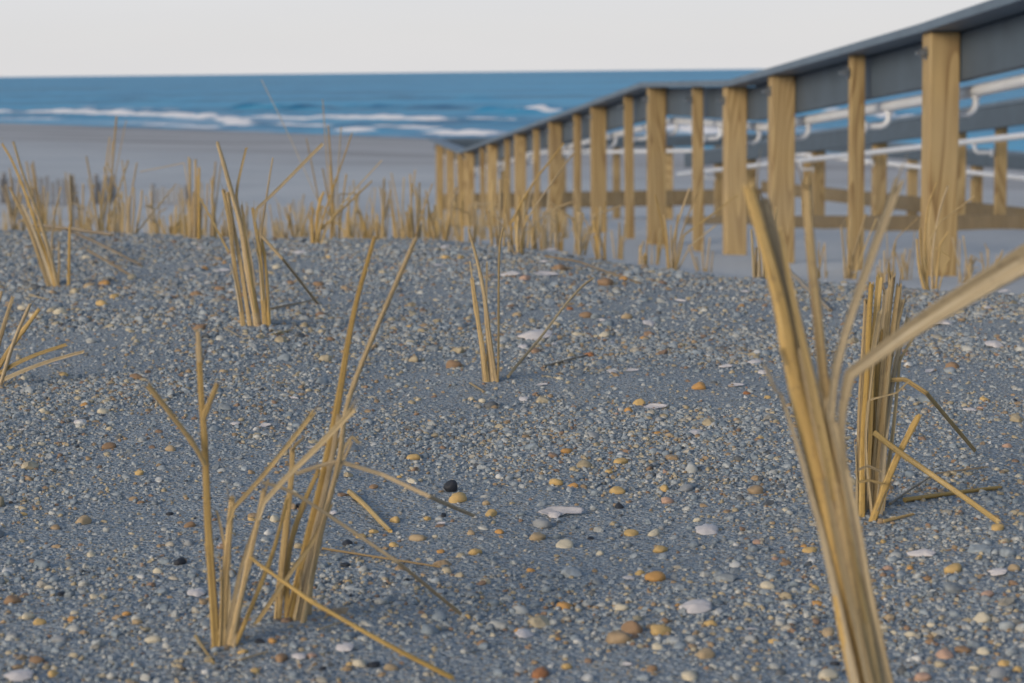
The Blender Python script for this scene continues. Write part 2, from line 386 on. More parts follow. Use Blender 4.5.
X, Y = np.meshgrid(gx, gy)
Z = hgt(X, Y)
D = -((X - SB[0]) * SN[0] + (Y - SB[1]) * SN[1])
wet = (1 - smooth(2.0, 9.0, D + 1.5 * np.sin(.13 * (X - Y)))) * smooth(20, 30, Y)
wrack = smooth(3, 8, D) * (1 - smooth(20, 42, D)) * smooth(28, 40, Y) * .95
ground = gridmesh('ground', X, Y, Z, M_GROUND, {'gravel': gravelmask(X, Y), 'wet': wet, 'wrack': wrack})
tag(ground, kind='structure')

# ------------------------------------------------------------------ sea
def seapt(px, py):
    r = ray(px, py); t = (SEA - EYE) / r.z
    p = np.array([r.x * t, r.y * t]) - SB
    return float(p @ SU), float(p @ SN)
def steps(a, b, d0, grow):
    o = [a]; d = d0
    while o[-1] < b: o.append(o[-1] + d); d *= grow
    return o
tt = np.array(list(np.arange(-14, 70, .42)) + steps(70, 40000, .5, 1.06))
pos_s = steps(0, 40000, .7, 1.0)[:1] + list(np.arange(.7, 90, .7)) + steps(90, 45000, .9, 1.07)
neg_s = list(-np.array(list(np.arange(.7, 130, .7)) + steps(130, 45000, .9, 1.07)))[::-1]
ss = np.array(neg_s + pos_s)
SS, TT = np.meshgrid(ss, tt)
def wob(s, k): return 1.1 * np.sin(s * .09 + k) + .6 * np.sin(s * .23 + 2.1 * k) + .3 * np.sin(s * .61 + k * 3)
WZ = np.zeros_like(SS); FO = np.zeros_like(SS)
near_f = 1 - smooth(120, 400, TT)
WZ += near_f * (.05 * np.sin(TT * 1.1 + wob(SS, 1)) + .035 * np.sin(TT * 1.9 + .23 * SS + 1) + .03 * np.sin(TT * .6 - .35 * SS))
def breaker(pa, pb, h, foam, width=1.7, k=0, fw=1.7):
    h *= .82 if foam else 1.25
    (s0, t0), (s1, t1) = seapt(*pa), seapt(*pb)
    if s0 > s1: s0, t0, s1, t1 = s1, t1, s0, t0
    global WZ, FO
    tc_ = np.interp(SS, [s0, s1], [t0, t1]) + wob(SS, k) * .7
    L = s1 - s0; e = max(1.2, min(6, L * .2))
    win = smooth(s0 - e * .3, s0 + e, SS) * (1 - smooth(s1 - e, s1 + e * .3, SS))
    win *= .75 + .25 * np.sin(SS * .31 + k * 2) * np.sin(SS * .83 + k)
    d = TT - tc_
    prof_ = np.where(d > 0, np.exp(-(d / (width * 1.8)) ** 2), np.exp(-(d / (width * .75)) ** 2))
    lump = .8 + .2 * np.sin(SS * 1.7 + k * 5) * np.sin(SS * .9 + k) + .13 * np.sin(SS * 4.1 + k * 2)
    WZ = np.maximum(WZ, WZ * .3 + h * prof_ * win * lump)
    FO = np.maximum(FO, foam * (.72 + .28 * lump) * smooth(.15, .8, win) * smooth(-fw, -fw * .5, d) * (1 - smooth(.1, .9, d)))
    FO = np.maximum(FO, .42 * foam * win * smooth(.0, 1.0, d) * (1 - smooth(2, 9, d)))
for a in [ ((150, 124.5), (240, 128), .22, .7, 1.0, 15), ((262, 125), (330, 128), .25, .75, 1.1, 16), ((375, 126), (445, 130), .25, .7, 1.1, 17), ((60, 108), (200, 112), .35, .45, 1.5, 18), ((236, 117), (322, 120.5), .3, .75, 1.3, 19), ((462, 119), (540, 122), .35, .7, 1.4, 20), ((330, 107), (450, 109), .35, .0, 2.2, 21), ((60, 99), (190, 102), .35, .0, 2.5, 22), ((10, 92), (120, 94), .4, .0, 3, 23), ((380, 98), (500, 100), .4, .0, 3, 24), ((-60, 112), (30, 113.5), .50, 1, 1.6, 1), ((36, 112.5), (236, 120.5), .66, 1, 1.7, 2), ((232, 119), (262, 127), .45, .95, 1.2, 3), ((318, 118), (462, 122.5), .62, 1, 1.7, 4),
          ((345, 130.5), (376, 132), .38, .9, 1.2, 5), ((440, 133.5), (505, 136), .55, 1, 1.4, 6), ((245, 109), (322, 110.5), .62, .0, 2.2, 7), ((480, 113), (545, 114), .55, .0, 2.2, 8),
          ((532, 112), (566, 114), .80, 1, 1.8, 9), ((640, 127), (760, 138), .75, 1, 2.2, 10), ((455, 122), (640, 129), .4, .35, 1.8, 11), ((820, 112), (1030, 128), .6, .7, 1.8, 12), ((860, 150), (1100, 170), .5, 1, 1.7, 13), ((-20, 120), (80, 121), .3, .5, 1.1, 14)]:
    breaker(*a)
FO = np.maximum(FO, (.30 + .10 * np.sin(SS * .11 + 1)) * smooth(1, 4, TT) * (1 - smooth(20, 34, TT)))
swash = (1 - smooth(.5, 3.5, TT + 1.2 * np.sin(SS * .07) + .5 * np.sin(SS * .29))) * .35
FO = np.maximum(FO, swash)
XS = SB[0] + SS * SU[0] + TT * SN[0]; YS = SB[1] + SS * SU[1] + TT * SN[1]
ZS = SEA + WZ - .9 * (1 - smooth(-14, -1.5, TT))
M_SEA, nt, b, out = mat('sea_water')
geo = N(nt, 'ShaderNodeNewGeometry'); pos = geo.outputs['Position']
mp = N(nt, 'ShaderNodeMapping'); mp.inputs['Rotation'].default_value = (0, 0, .98); mp.inputs['Scale'].default_value = (.25, 1, 1); lk(nt, pos, mp.inputs[0])
n1 = N(nt, 'ShaderNodeTexNoise', Scale=.45, Detail=6, Roughness=.6); lk(nt, mp.outputs[0], n1.inputs['Vector'])
n2 = N(nt, 'ShaderNodeTexNoise', Scale=.03, Detail=5, Roughness=.6); lk(nt, mp.outputs[0], n2.inputs['Vector'])
wc = ramp(nt, [(.38, (.004, .105, .22)), (.5, (.008, .19, .37)), (.60, (.025, .32, .54))], n2.outputs[0]).outputs[0]
wc = mix(nt, ramp(nt, [(.45, (0, 0, 0)), (.62, (.95, .95, .95))], n1.outputs[0]).outputs[0], wc, (.06, .37, .57))
fo = N(nt, 'ShaderNodeAttribute', attribute_name='foam')
n3a = N(nt, 'ShaderNodeTexNoise', Scale=1.1, Detail=6, Roughness=.7); lk(nt, pos, n3a.inputs['Vector'])
n3b = N(nt, 'ShaderNodeTexNoise', Scale=.42, Detail=5, Roughness=.6); lk(nt, mp.outputs[0], n3b.inputs['Vector'])
n3s = math_(nt, 'ADD', math_(nt, 'MULTIPLY', n3a.outputs[0], .45), math_(nt, 'MULTIPLY', n3b.outputs[0], .6))
fm = math_(nt, 'SUBTRACT', math_(nt, 'MULTIPLY', fo.outputs['Fac'], 1.65), math_(nt, 'MULTIPLY', n3s, 1.0))
fm = ramp(nt, [(.0, (0, 0, 0)), (.42, (1, 1, 1))], fm).outputs[0]
lk(nt, mix(nt, fm, wc, (.90, .86, .84)), b.inputs['Base Color'])
rr = ramp(nt, [(0, (.42, .42, .42)), (1, (.85, .85, .85))], fm); lk(nt, rr.outputs[0], b.inputs['Roughness'])
b.inputs['Specular IOR Level'].default_value = .14
bump(nt, n1.outputs[0], b, .6, .25)
sea = gridmesh('sea', XS, YS, ZS, M_SEA, {'foam': FO}); tag(sea, kind='structure')

# ------------------------------------------------------------------ gravel bed (nobody could count it)
gx2 = np.arange(-2.3, 2.301, .05); gy2 = np.arange(.45, 5.61, .05)
X2, Y2 = np.meshgrid(gx2, gy2); Z2 = hgt(X2, Y2) + .0002
fr = (np.abs(X2) < .30 * Y2 + .42)
clump_n = np.array([mnoise.fractal(Vector((x * 3.0, y * 3.0, 0)), 1.0, 2.0, 3) for x, y in zip(X2.ravel(), Y2.ravel())]).reshape(X2.shape)
gm = gravelmask(X2, Y2) * fr
dens = gm * np.clip(.72 + 1.9 * clump_n, .18, 1.7)
dens_fine = dens * (1 - .75 * smooth(1.7, 3.0, Y2))
dens_mid = dens * (.36 + .80 * smooth(1.3, 3.2, Y2))
gravel = gridmesh('gravel', X2, Y2, Z2, m_grav, {'fine': dens_fine, 'mid': dens_mid, 'big': dens * (.10 + .9 * smooth(2.0, 3.3, Y2))})
tag(gravel, 'loose bed of small mixed grey, ochre and white gravel covering the dune top', 'gravel', kind='stuff')
ng = bpy.data.node_groups.new('scattered_gravel', 'GeometryNodeTree')
ng.interface.new_socket('Geometry', in_out='INPUT', socket_type='NodeSocketGeometry'); ng.interface.new_socket('Geometry', in_out='OUTPUT', socket_type='NodeSocketGeometry')
gi = ng.nodes.new('NodeGroupInput'); go = ng.nodes.new('NodeGroupOutput')
def gn(t, **kw):
    n = ng.nodes.new(t)
    for k, v in kw.items():
        if k in n.inputs: n.inputs[k].default_value = v
        else: setattr(n, k, v)
    return n
L = ng.links.new
ji = gn('GeometryNodeJoinGeometry')
for k in range(7):
    ico = gn('GeometryNodeMeshIcoSphere', Radius=1.0, Subdivisions=2)
    nz = gn('ShaderNodeTexNoise', noise_dimensions='4D', Scale=.75, Detail=1.0); nz.inputs['W'].default_value = k * 7.3
    sub = gn('ShaderNodeVectorMath', operation='SUBTRACT'); L(nz.outputs['Color'], sub.inputs[0]); sub.inputs[1].default_value = (.5, .5, .5)
    sc = gn('ShaderNodeVectorMath', operation='SCALE'); L(sub.outputs[0], sc.inputs[0]); sc.inputs['Scale'].default_value = 1.5
    sp = gn('GeometryNodeSetPosition'); L(ico.outputs['Mesh'], sp.inputs['Geometry']); L(sc.outputs[0], sp.inputs['Offset'])
    tr = gn('GeometryNodeTransform'); L(sp.outputs[0], tr.inputs['Geometry']); tr.inputs['Scale'].default_value = (1.0, .6 + .06 * k, .5 + .05 * ((k * 3) % 7))
    sm_ = gn('GeometryNodeSetShadeSmooth'); L(tr.outputs[0], sm_.inputs['Geometry']); sm_.inputs['Shade Smooth'].default_value = (k % 3 != 0)
    sm = gn('GeometryNodeSetMaterial'); sm.inputs['Material'].default_value = m_grav; L(sm_.outputs[0], sm.inputs['Geometry'])
    g2i = gn('GeometryNodeGeometryToInstance'); L(sm.outputs[0], g2i.inputs[0]); L(g2i.outputs[0], ji.inputs[0])
jo = gn('GeometryNodeJoinGeometry')
def layer(attr, density, smin, smax, power, seed):
    at = gn('GeometryNodeInputNamedAttribute'); at.data_type = 'FLOAT'; at.inputs['Name'].default_value = attr
    ml = gn('ShaderNodeMath', operation='MULTIPLY'); L(at.outputs['Attribute'], ml.inputs[0]); ml.inputs[1].default_value = density
    di = gn('GeometryNodeDistributePointsOnFaces'); di.distribute_method = 'RANDOM'; di.inputs['Seed'].default_value = seed
    L(gi.outputs[0], di.inputs['Mesh']); L(ml.outputs[0], di.inputs['Density'])
    rv = gn('FunctionNodeRandomValue'); rv.data_type = 'FLOAT'; rv.inputs['Seed'].default_value = seed + 1
    pw = gn('ShaderNodeMath', operation='POWER'); L(rv.outputs[1], pw.inputs[0]); pw.inputs[1].default_value = power
    mr = gn('ShaderNodeMapRange'); L(pw.outputs[0], mr.inputs[0]); mr.inputs[3].default_value = smin; mr.inputs[4].default_value = smax
    ro = gn('FunctionNodeRandomValue'); ro.data_type = 'FLOAT_VECTOR'; ro.inputs['Seed'].default_value = seed + 2
    ro.inputs[0].default_value = (-.45, -.45, 0); ro.inputs[1].default_value = (.45, .45, 6.283)
    io = gn('GeometryNodeInstanceOnPoints'); L(di.outputs['Points'], io.inputs['Points']); L(ji.outputs[0], io.inputs['Instance'])
    io.inputs['Pick Instance'].default_value = True
    ri = gn('FunctionNodeRandomValue'); ri.data_type = 'INT'; ri.inputs['Seed'].default_value = seed + 3; ri.inputs[4].default_value = 0; ri.inputs[5].default_value = 6
    L(ri.outputs[2], io.inputs['Instance Index'])
    L(ro.outputs[0], io.inputs['Rotation']); L(mr.outputs[0], io.inputs['Scale']); L(io.outputs[0], jo.inputs[0])
layer('fine', 36000, .0008, .0022, 1.6, 3)
layer('mid', 14000, .0017, .0041, 1.7, 21)
layer('big', 1900, .0035, .0085, 2.4, 41)
L(jo.outputs[0], go.inputs[0])
md = gravel.modifiers.new('scatter', 'NODES'); md.node_group = ng

# ------------------------------------------------------------------ single pebbles
def pebble_mesh(k):
    bm = bmesh.new(); bmesh.ops.create_icosphere(bm, subdivisions=3, radius=1)
    rg = random.Random(k); o = Vector((rg.uniform(0, 50), rg.uniform(0, 50), 0))
    for v in bm.verts:
        n = v.co.normalized()
        v.co = n * (1 + .30 * mnoise.noise(n * .9 + o) + .10 * mnoise.noise(n * 2.3 + o) + .03 * mnoise.noise(n * 6 + o))
    if k % 3 == 1:      # a broken face
        pl = Vector((rg.uniform(-1, 1), rg.uniform(-1, 1), rg.uniform(.1, .8))).normalized()
        for v in bm.verts:
            e = v.co.dot(pl) - .62
            if e > 0: v.co -= pl * e * .9
    if k % 3 != 0:      # and chipped edges
        for _ in range(3):
            pl = Vector((rg.uniform(-1, 1), rg.uniform(-1, 1), rg.uniform(-.2, .9))).normalized()
            for v in bm.verts:
                e = v.co.dot(pl) - .80
                if e > 0: v.co -= pl * e * .8
    for v in bm.verts: v.co = Vector((v.co.x, v.co.y * rg.uniform(.8, .8), v.co.z * .62))
    for f in bm.faces: f.smooth = True
    me = bpy.data.meshes.new('pebble'); bm.to_mesh(me); bm.free()
    me.materials.append(PM['grey']); return me
PEBM = [pebble_mesh(k) for k in range(10)]
pebs = []
def pebble(px, py, w, col, tall=1.0):
    p = G(px, py)
    if p.y > 5: return
    for q in pebs:
        if (q[0] - px) ** 2 + (q[1] - py) ** 2 < (.33 * (w + q[2])) ** 2: return
    r = w * p.y / FPX / 2
    o = bpy.data.objects.new('pebble', PEBM[len(pebs) % 10]); C.objects.link(o)
    o.scale = (r, r * random.uniform(.9, 1.25), r * tall * random.uniform(.85, 1.15))
    o.rotation_euler = (random.uniform(-.25, .25), random.uniform(-.25, .25), random.uniform(0, 6.28) if tall == 1 else random.uniform(-.4, .4))
    o.location = p + Vector((0, 0, r * tall * (.16 if tall == 1 else .4)))
    o.material_slots[0].link = 'OBJECT'; o.material_slots[0].material = PM[col]
    pebs.append((px, py, w, col, o))
def zl(x0, y0, k, lst):
    for e in lst: pebble(x0 + k * e[0], y0 + k * e[1], k * e[2], e[3], e[4] if len(e) > 4 else 1.0)
zl(400, 380, .4438, [(30,180,32,'ochre'),(28,233,28,'cream'),(115,252,34,'black',1.6),(130,275,46,'ochre'),(207,307,38,'ochre'),(225,345,26,'orange'),(60,315,20,'ochre'),(97,308,18,'black'),
 (195,280,22,'tan'),(160,350,22,'tan'),(40,362,40,'tan'),(80,355,20,'cream'),(92,390,22,'orange'),(170,393,36,'ochre'),(15,453,18,'black'),(370,377,46,'cream'),(320,330,45,'grey'),
 (538,57,30,'ochre'),(515,72,25,'orange'),(375,165,30,'orange'),(497,190,34,'ochre'),(408,125,14,'ochre'),(57,155,14,'white'),(490,255,36,'ochre'),(597,250,34,'ochre'),(603,277,32,'pink'),
 (645,250,40,'grey'),(495,288,28,'black'),(522,350,38,'ochre'),(572,352,34,'cream'),(670,318,20,'cream'),(585,388,40,'ochre'),(575,452,52,'orange'),(540,440,24,'ochre'),(370,517,40,'orange'),
 (498,520,38,'cream'),(585,572,52,'ochre'),(598,550,24,'brown'),(580,607,30,'cream'),(402,593,24,'white'),(375,650,30,'ochre'),(318,668,56,'rust'),(185,598,28,'brown'),(272,660,30,'grey'),
 (690,625,50,'tan'),(682,598,40,'orange'),(700,555,34,'ochre'),(652,673,46,'cream'),(520,570,60,'brown'),(310,360,40,'tan'),(450,395,26,'cream'),(350,235,40,'ochre'),(390,242,26,'orange'),
 (430,360,18,'black'),(295,432,20,'orange'),(553,233,20,'white'),(655,235,20,'orange'),(585,92,22,'grey'),(437,130,36,'grey'),(470,210,20,'ochre'),(345,215,34,'cream'),(675,20,34,'orange')])
zl(0, 280, .59, [(305,481,26,'black'),(321,418,20,'brown'),(137,245,20,'white'),(83,525,20,'cream'),(48,575,26,'cream'),(67,583,24,'ochre'),(20,549,32,'brown'),(100,613,28,'grey'),(62,650,28,'brown'),
 (90,673,26,'ochre'),(105,536,18,'black'),(287,398,14,'black'),(260,615,30,'cream'),(215,569,18,'orange'),(40,400,14,'ochre'),(143,413,32,'tan'),(103,57,24,'cream'),(60,65,26,'cream'),(40,50,20,'cream'),
 (172,43,24,'ochre'),(175,226,22,'cream'),(13,500,24,'white'),(73,225,20,'cream'),(290,290,22,'tan'),(185,285,26,'brown'),(232,168,24,'brown'),(232,655,20,'ochre'),(412,634,18,'ochre'),(335,535,28,'white'),(20,605,24,'grey'),(168,30,30,'ochre'),(160,540,18,'cream')])
zl(100, 320, .5315, [(590,263,26,'ochre'),(588,308,22,'cream'),(555,382,26,'ochre'),(515,402,20,'ochre'),(612,378,18,'cream'),(553,427,20,'ochre'),(640,438,18,'orange'),(462,465,20,'black'),(467,498,18,'ochre'),
 (377,355,22,'black'),(466,425,24,'black'),(327,378,24,'cream'),(488,650,30,'cream'),(515,652,26,'black'),(342,643,28,'brown'),(290,665,24,'ochre'),(325,607,18,'orange'),(268,628,16,'ochre'),(515,317,18,'brown'),
 (100,607,34,'cream'),(578,490,14,'black'),(597,414,36,'tan'),(418,658,16,'black'),(665,90,36,'brown'),(585,45,22,'cream'),(70,110,26,'brown'),(12,175,28,'cream')])
zl(760, 430, .3703, [(22,425,44,'cream'),(70,365,38,'brown'),(133,333,42,'ochre'),(185,555,50,'tan'),(38,577,36,'ochre'),(155,475,36,'orange'),(408,563,40,'cream'),(423,623,34,'white'),(498,617,50,'pink'),(550,603,46,'brown'),
 (605,603,40,'cream'),(600,517,54,'cream'),(520,381,58,'ochre'),(615,450,38,'pink'),(660,637,38,'ochre'),(640,668,52,'grey'),(440,675,50,'pink'),(462,535,28,'cream'),(362,550,26,'cream'),(350,515,38,'tan'),
 (687,380,40,'tan'),(460,577,32,'brown'),(640,270,40,'ochre'),(70,220,26,'cream'),(332,305,24,'ochre'),(405,378,24,'orange'),(185,670,62,'cream'),(525,645,26,'grey'),(148,435,28,'ochre'),(345,380,26,'pink'),(453,405,26,'brown'),(702,525,24,'brown'),(655,515,18,'grey'),(78,480,26,'cream')])
zl(440, 200, .2928, [(290,272,45,'pink'),(560,468,42,'cream'),(565,290,60,'brown'),(50,575,65,'black'),(510,535,36,'rust'),(410,473,30,'tan'),(465,462,28,'cream'),(490,463,22,'cream'),(262,400,36,'tan'),(530,565,34,'cream'),
 (410,615,26,'cream'),(445,375,32,'rust'),(500,400,50,'brown'),(410,240,60,'brown'),(70,200,30,'ochre'),(18,200,34,'ochre'),(640,405,40,'tan'),(625,275,34,'orange')])
zl(720, 170, .3805, [(610,520,38,'brown'),(694,607,26,'ochre'),(495,516,28,'white'),(55,360,20,'orange'),(95,485,30,'white'),(125,600,20,'ochre'),(70,590,22,'rust')])
zl(180, 130, .322, [(300,430,34,'cream'),(60,620,46,'brown'),(460,400,26,'ochre'),(50,515,42,'brown'),(125,500,40,'brown'),(430,485,36,'brown'),(340,480,34,'brown'),(470,655,30,'brown'),(475,380,30,'grey'),(25,435,40,'grey'),(75,435,30,'orange')])
zl(0, 130, .395, [(222,325,26,'cream'),(155,468,38,'cream'),(258,445,32,'ochre'),(225,398,30,'tan'),(190,410,24,'ochre'),(290,425,26,'ochre'),(265,392,30,'orange'),(245,437,24,'white'),(60,632,26,'cream'),(160,625,26,'ochre'),(85,480,26,'cream')])
rg = random.Random(5)
for k in range(400):
    if len(pebs) >= 285: break
    py = 250 + 430 * rg.random() ** .8; px = rg.uniform(5, 1019)
    sz = rg.uniform(7, 13) * (.6 + .5 * (py - 250) / 430)
    pebble(px, py, sz, rg.choice(['ochre', 'cream', 'tan', 'grey', 'grey', 'brown', 'orange', 'white', 'cream', 'black', 'pink']))

# ------------------------------------------------------------------ shell fragments
def shell_mesh(k, sx, sy, cup):
    rg = random.Random(100 + k); bm = bmesh.new(); nr, na = 7, 30
    ol = [1 + .16 * math.sin(2 * a + rg.random() * 3) * .5 + .34 * mnoise.noise(Vector((math.cos(a) * 1.6, math.sin(a) * 1.6, k * 3.1))) + .06 * mnoise.noise(Vector((math.cos(a) * 5, math.sin(a) * 5, k * 1.7))) for a in [2 * math.pi * i / na for i in range(na)]]
    rings = []
    for side in (0, 1):
        c = bm.verts.new((0, 0, cup - side * .07)); rr = []
        for i in range(1, nr + 1):
            q = i / nr; row = []
            for j in range(na):
                a = 2 * math.pi * j / na; x = math.cos(a) * ol[j] * q; y = math.sin(a) * ol[j] * q
                z = cup * (1 - q * q) + .05 * mnoise.noise(Vector((x * 2, y * 2, k))) - side * .07 * (1 - .6 * q)
                row.append(bm.verts.new((x * sx, y * sy, z)))
            rr.append(row)
        for j in range(na):
            j2 = (j + 1) % na
            f = [c, rr[0][j], rr[0][j2]]; bm.faces.new(f if not side else f[::-1])
            for i in range(nr - 1):
                f = [rr[i][j], rr[i + 1][j], rr[i + 1][j2], rr[i][j2]]; bm.faces.new(f if not side else f[::-1])
        rings.append(rr[-1])
    for j in range(na):
        j2 = (j + 1) % na; bm.faces.new([rings[0][j], rings[1][j], rings[1][j2], rings[0][j2]])
    bmesh.ops.recalc_face_normals(bm, faces=bm.faces)
    for f in bm.faces: f.smooth = True
    me = bpy.data.meshes.new('shell_fragment'); bm.to_mesh(me); bm.free(); me.materials.append(M_SHELL); return me
SHM = [shell_mesh(0, 1, .42, .16), shell_mesh(1, 1, .75, .30), shell_mesh(2, 1, .62, .22), shell_mesh(3, 1, .33, -.12), shell_mesh(4, 1, .9, .34), shell_mesh(5, 1, .55, -.15)]
def shell(px, py, w, var, rz, tilt, label):
    p = G(px, py); r = w * p.y / FPX / 2
    o = bpy.data.objects.new('shell_fragment', SHM[var]); C.objects.link(o)
    o.scale = (r, r, r); o.rotation_euler = (tilt, random.uniform(-.12, .12), rz); o.location = p + Vector((0, 0, r * .18 + .001))
    tag(o, label, 'shell', 'bleached shell fragments on the gravel')
shell(561, 517, 42, 3, .25, .55, 'slender curved white shell sliver standing on edge beside a grey pebble')
shell(697, 611, 34, 2, .2, .5, 'smooth lilac white oval shell, largest lying near the bottom of the photo')
shell(524, 637, 22, 1, 1.0, .35, 'small jagged white shell chip near the bottom centre, left of the oval shell')
shell(655, 409, 22, 5, -.2, .35, 'flat white shell chip lying beside an ochre pebble in mid ground')
shell(707, 533, 25, 1, .3, .4, 'cream fan-like shell piece left of the big foreground stalk')
shell(697, 435, 17, 2, .5, .4, 'little cream white shell chip with a tan pebble touching its right')
shell(923, 557, 30, 0, -.35, .4, 'long white shell strip just below the clump with fallen straws')
shell(998, 576, 20, 2, -.5, .4, 'bluish white shell flake close to the right frame edge')
shell(345, 651, 19, 1, .2, .4, 'pinkish white shell chip below the two front grass clumps')
shell(512, 276, 21, 0, .05, .3, 'flat white shell on the crest, touching a pinkish stone')
shell(546, 276, 23, 5, .1, .3, 'flat white shell on the crest, right of the pinkish stone')
shell(537, 339, 36, 2, .05, .3, 'broad flat white shell half crossed by a leaning straw')
shell(613, 345, 11, 0, 1.2, .8, 'narrow white shell sliver tilted upright, right of the broad shell')
shell(612, 373, 11, 2, .2, .3, 'tiny white shell flake below the upright sliver')
shell(632, 372, 13, 5, -.1, .3, 'tiny flat white shell flake, right of another tiny flake')
shell(445, 248, 10, 2, 0, .3, 'pale shell flake at the crest between blurred straw clumps')
shell(941, 325, 28, 0, -.2, .25, 'long cream shell lying on the right gravel beyond the bundled clump')
shell(995, 347, 18, 4, .1, .35, 'rounded cream shell on the right, near the frame edge')
shell(727, 368, 15, 0, .0, .3, 'thin white shell flake left of the tall blurred stalk, higher one')
shell(755, 364, 15, 2, .1, .3, 'white shell chip beside the tall blurred stalk')
shell(736, 387, 15, 5, .0, .3, 'thin white shell flake left of the tall blurred stalk, lower one')
shell(971, 412, 15, 0, .0, .3, 'slim white shell flake between the fallen straws and the right edge')
shell(20, 681, 30, 2, .2, .4, 'white shell cut off by the bottom left corner')
shell(197, 597, 17, 4, .3, .4, 'bluish white shell chip left of the forked grass clump')
shell(224, 548, 14, 2, .9, .7, 'small pale shell standing among the forked clump stems')
shell(81, 425, 12, 4, .2, .5, 'small bright white shell piece alone on the left gravel')
shell(300, 254, 14, 2, .0, .3, 'white shell flake on the crest right of the kinked tall clump')
shell(222, 272, 15, 5, .1, .3, 'white shell flake left of the kinked tall clump')
shell(650, 325, 14, 4, .6, .5, 'small bluish shell flake on the gravel right of the leaning straw')

chips = []; rg = random.Random(77)
for k in range(46):
    px = rg.uniform(8, 1016); py = 246 + 190 * rg.random() ** 1.6 if k < 36 else rg.uniform(380, 670)
    if px > 560 and py < 285: py += 40
    shell(px, py, rg.uniform(6, 12) * (1 if py < 440 else 1.2), rg.randint(0, 5), rg.uniform(-.6, .6), rg.uniform(.1, .6), 'small shell chip')
    chips.append((px, py, C.objects[-1]))

# ------------------------------------------------------------------ beach grass clumps
def stem_pts(pts, d0, lean):
    y0 = pts[0][1]; out = []
    for q in pts:
        if len(q) > 2 and q[2] == 'g': out.append(G(q[0], q[1]) + Vector((0, 0, .003)))
        else:
            hgt_ = (y0 - q[1]) * d0 / FPX
            out.append(P(q[0], q[1], d0 + lean * hgt_ + (q[2] if len(q) > 2 else 0)))
    return out
clumps = []
def clump(base, stems, label, name='grass_clump', d=None, group='planted dry beach grass clumps', mats=None, hi=True):
    p0 = G(*base) if d is None else P(base[0], base[1], d)
    root = empty(name, p0); tag(root, label, 'grass clump', group)
    for i, s in enumerate(stems):
        pts, w0, w1 = s[0], s[1], s[2]; kind = s[3] if len(s) > 3 else 'stem'; lean = s[4] if len(s) > 4 else random.uniform(-.12, .12)
        d0 = p0.y + (s[5] if len(s) > 5 else 0)
        q = stem_pts(pts, d0, lean)
        if kind != 'air' and kind != 'leaf_air':
            a = (q[0] - q[1]).normalized(); a.z = min(a.z, -.6); q = [q[0] + a * .02] + q
        mb = MB(); r0 = w0 * d0 / FPX / 2 * .9; r1 = w1 * d0 / FPX / 2 * .82
        leaf = kind.startswith('leaf')
        n = len(q)
        nd = [random.uniform(.25, .5), random.uniform(.6, .9)] if not leaf else ()
        wd = None
        if leaf:
            e_ = (q[-1] - q[0]).normalized(); wd = e_.cross(Vector((0, 1, 0)))
        tube(mb, q, (r0, r1), seg=14 if hi else 6, flat=.16 if leaf else .66, sub=8 if hi else 4, ridge=.13, wide=wd, fold=.5 if leaf else 0, fray=random.choice((0, 1, 2, 3)) if hi else 0, seed=i, nodes=nd, wob=r0 * .12, ragged=r1 * (1.6 if leaf else 1.2), twist=random.uniform(-.3, .3) if leaf else random.uniform(-1.2, 1.2))
        m = M_LEAF if leaf else M_STRAW
        if kind == 'twig': m = M_TWIG
        so = mb.build('leaf' if leaf else 'stem', m, root, p0)
        if hi and kind == 'stem' and random.random() < .75:
            pl = rounded(q, 4, r0); na = max(1, int(len(pl) * random.uniform(.12, .4))); nb = min(len(pl) - 1, na + max(3, int(len(pl) * random.uniform(.3, .55))))
            sd = Vector((random.choice((-1, 1)) * random.uniform(.5, 1), -random.uniform(.2, .8), 0)).normalized()
            m_ = nb - na; sh = [pl[na + k] + sd * r0 * (.62 + (1.6 * (k / m_) ** 5)) for k in range(m_ + 1)]
            mb = MB(); tube(mb, sh, (r0 * .72, r0 * .16), seg=8, flat=.30, sub=1, ridge=.12, seed=i + 7, ragged=r1 * .5, twist=random.uniform(-.5, .5), wide=Vector((sd.y, -sd.x, 0)))
            mb.build('leaf_sheath', M_LEAF, root, p0)
    clumps.append((base, label)); return root
# forked clump, front left
clump((222, 648), [
 ([(216, 652), (212, 590), (209, 533), (206, 463), (201, 400), (199.4, 358)], 11, 7.5, 'stem', .05),
 ([(199.5, 362), (198.6, 345), (197.6, 331)], 6, 4, 'air', .05),
 ([(205, 466), (196, 448), (170, 414), (148, 386)], 5, 6.5, 'air', -.10),
 ([(202.5, 420), (208, 405), (217, 384)], 5, 5, 'air', .1),
 ([(221, 650), (225, 586), (230, 514), (231.5, 498)], 10, 6.5, 'stem', .08),
 ([(228, 524), (233, 508), (259, 480), (290, 443), (313, 413)], 5, 6.5, 'leaf_air', .08, .004),
 ([(232, 639), (246, 570), (262, 506), (265, 490)], 8.5, 6, 'stem', -.05),
 ([(258, 520), (264, 502), (286, 477), (320, 444), (355, 408)], 5, 7.5, 'leaf_air', -.05, -.006),
 ([(241, 631), (262, 582), (275, 548), (287, 498)], 5, 4, 'stem', .15),
 ([(236, 632), (243, 580), (254, 533), (262, 492)], 6, 4, 'stem', .2),
 ([(249, 556), (262, 566, -.02), (312.6, 602, -.05), (380, 641, -.06), (452, 685, 'g')], 4, 7.5, 'air', .0),
 ([(229, 640), (228, 570), (222, 530), (217, 511)], 6, 3, 'leaf', .1),
 ([(226, 640), (236, 590), (243, 560), (258, 520), (268, 480)], 6, 3, 'leaf', .05)],
 'front left clump with a forked upright stem and two stems bent to the right')
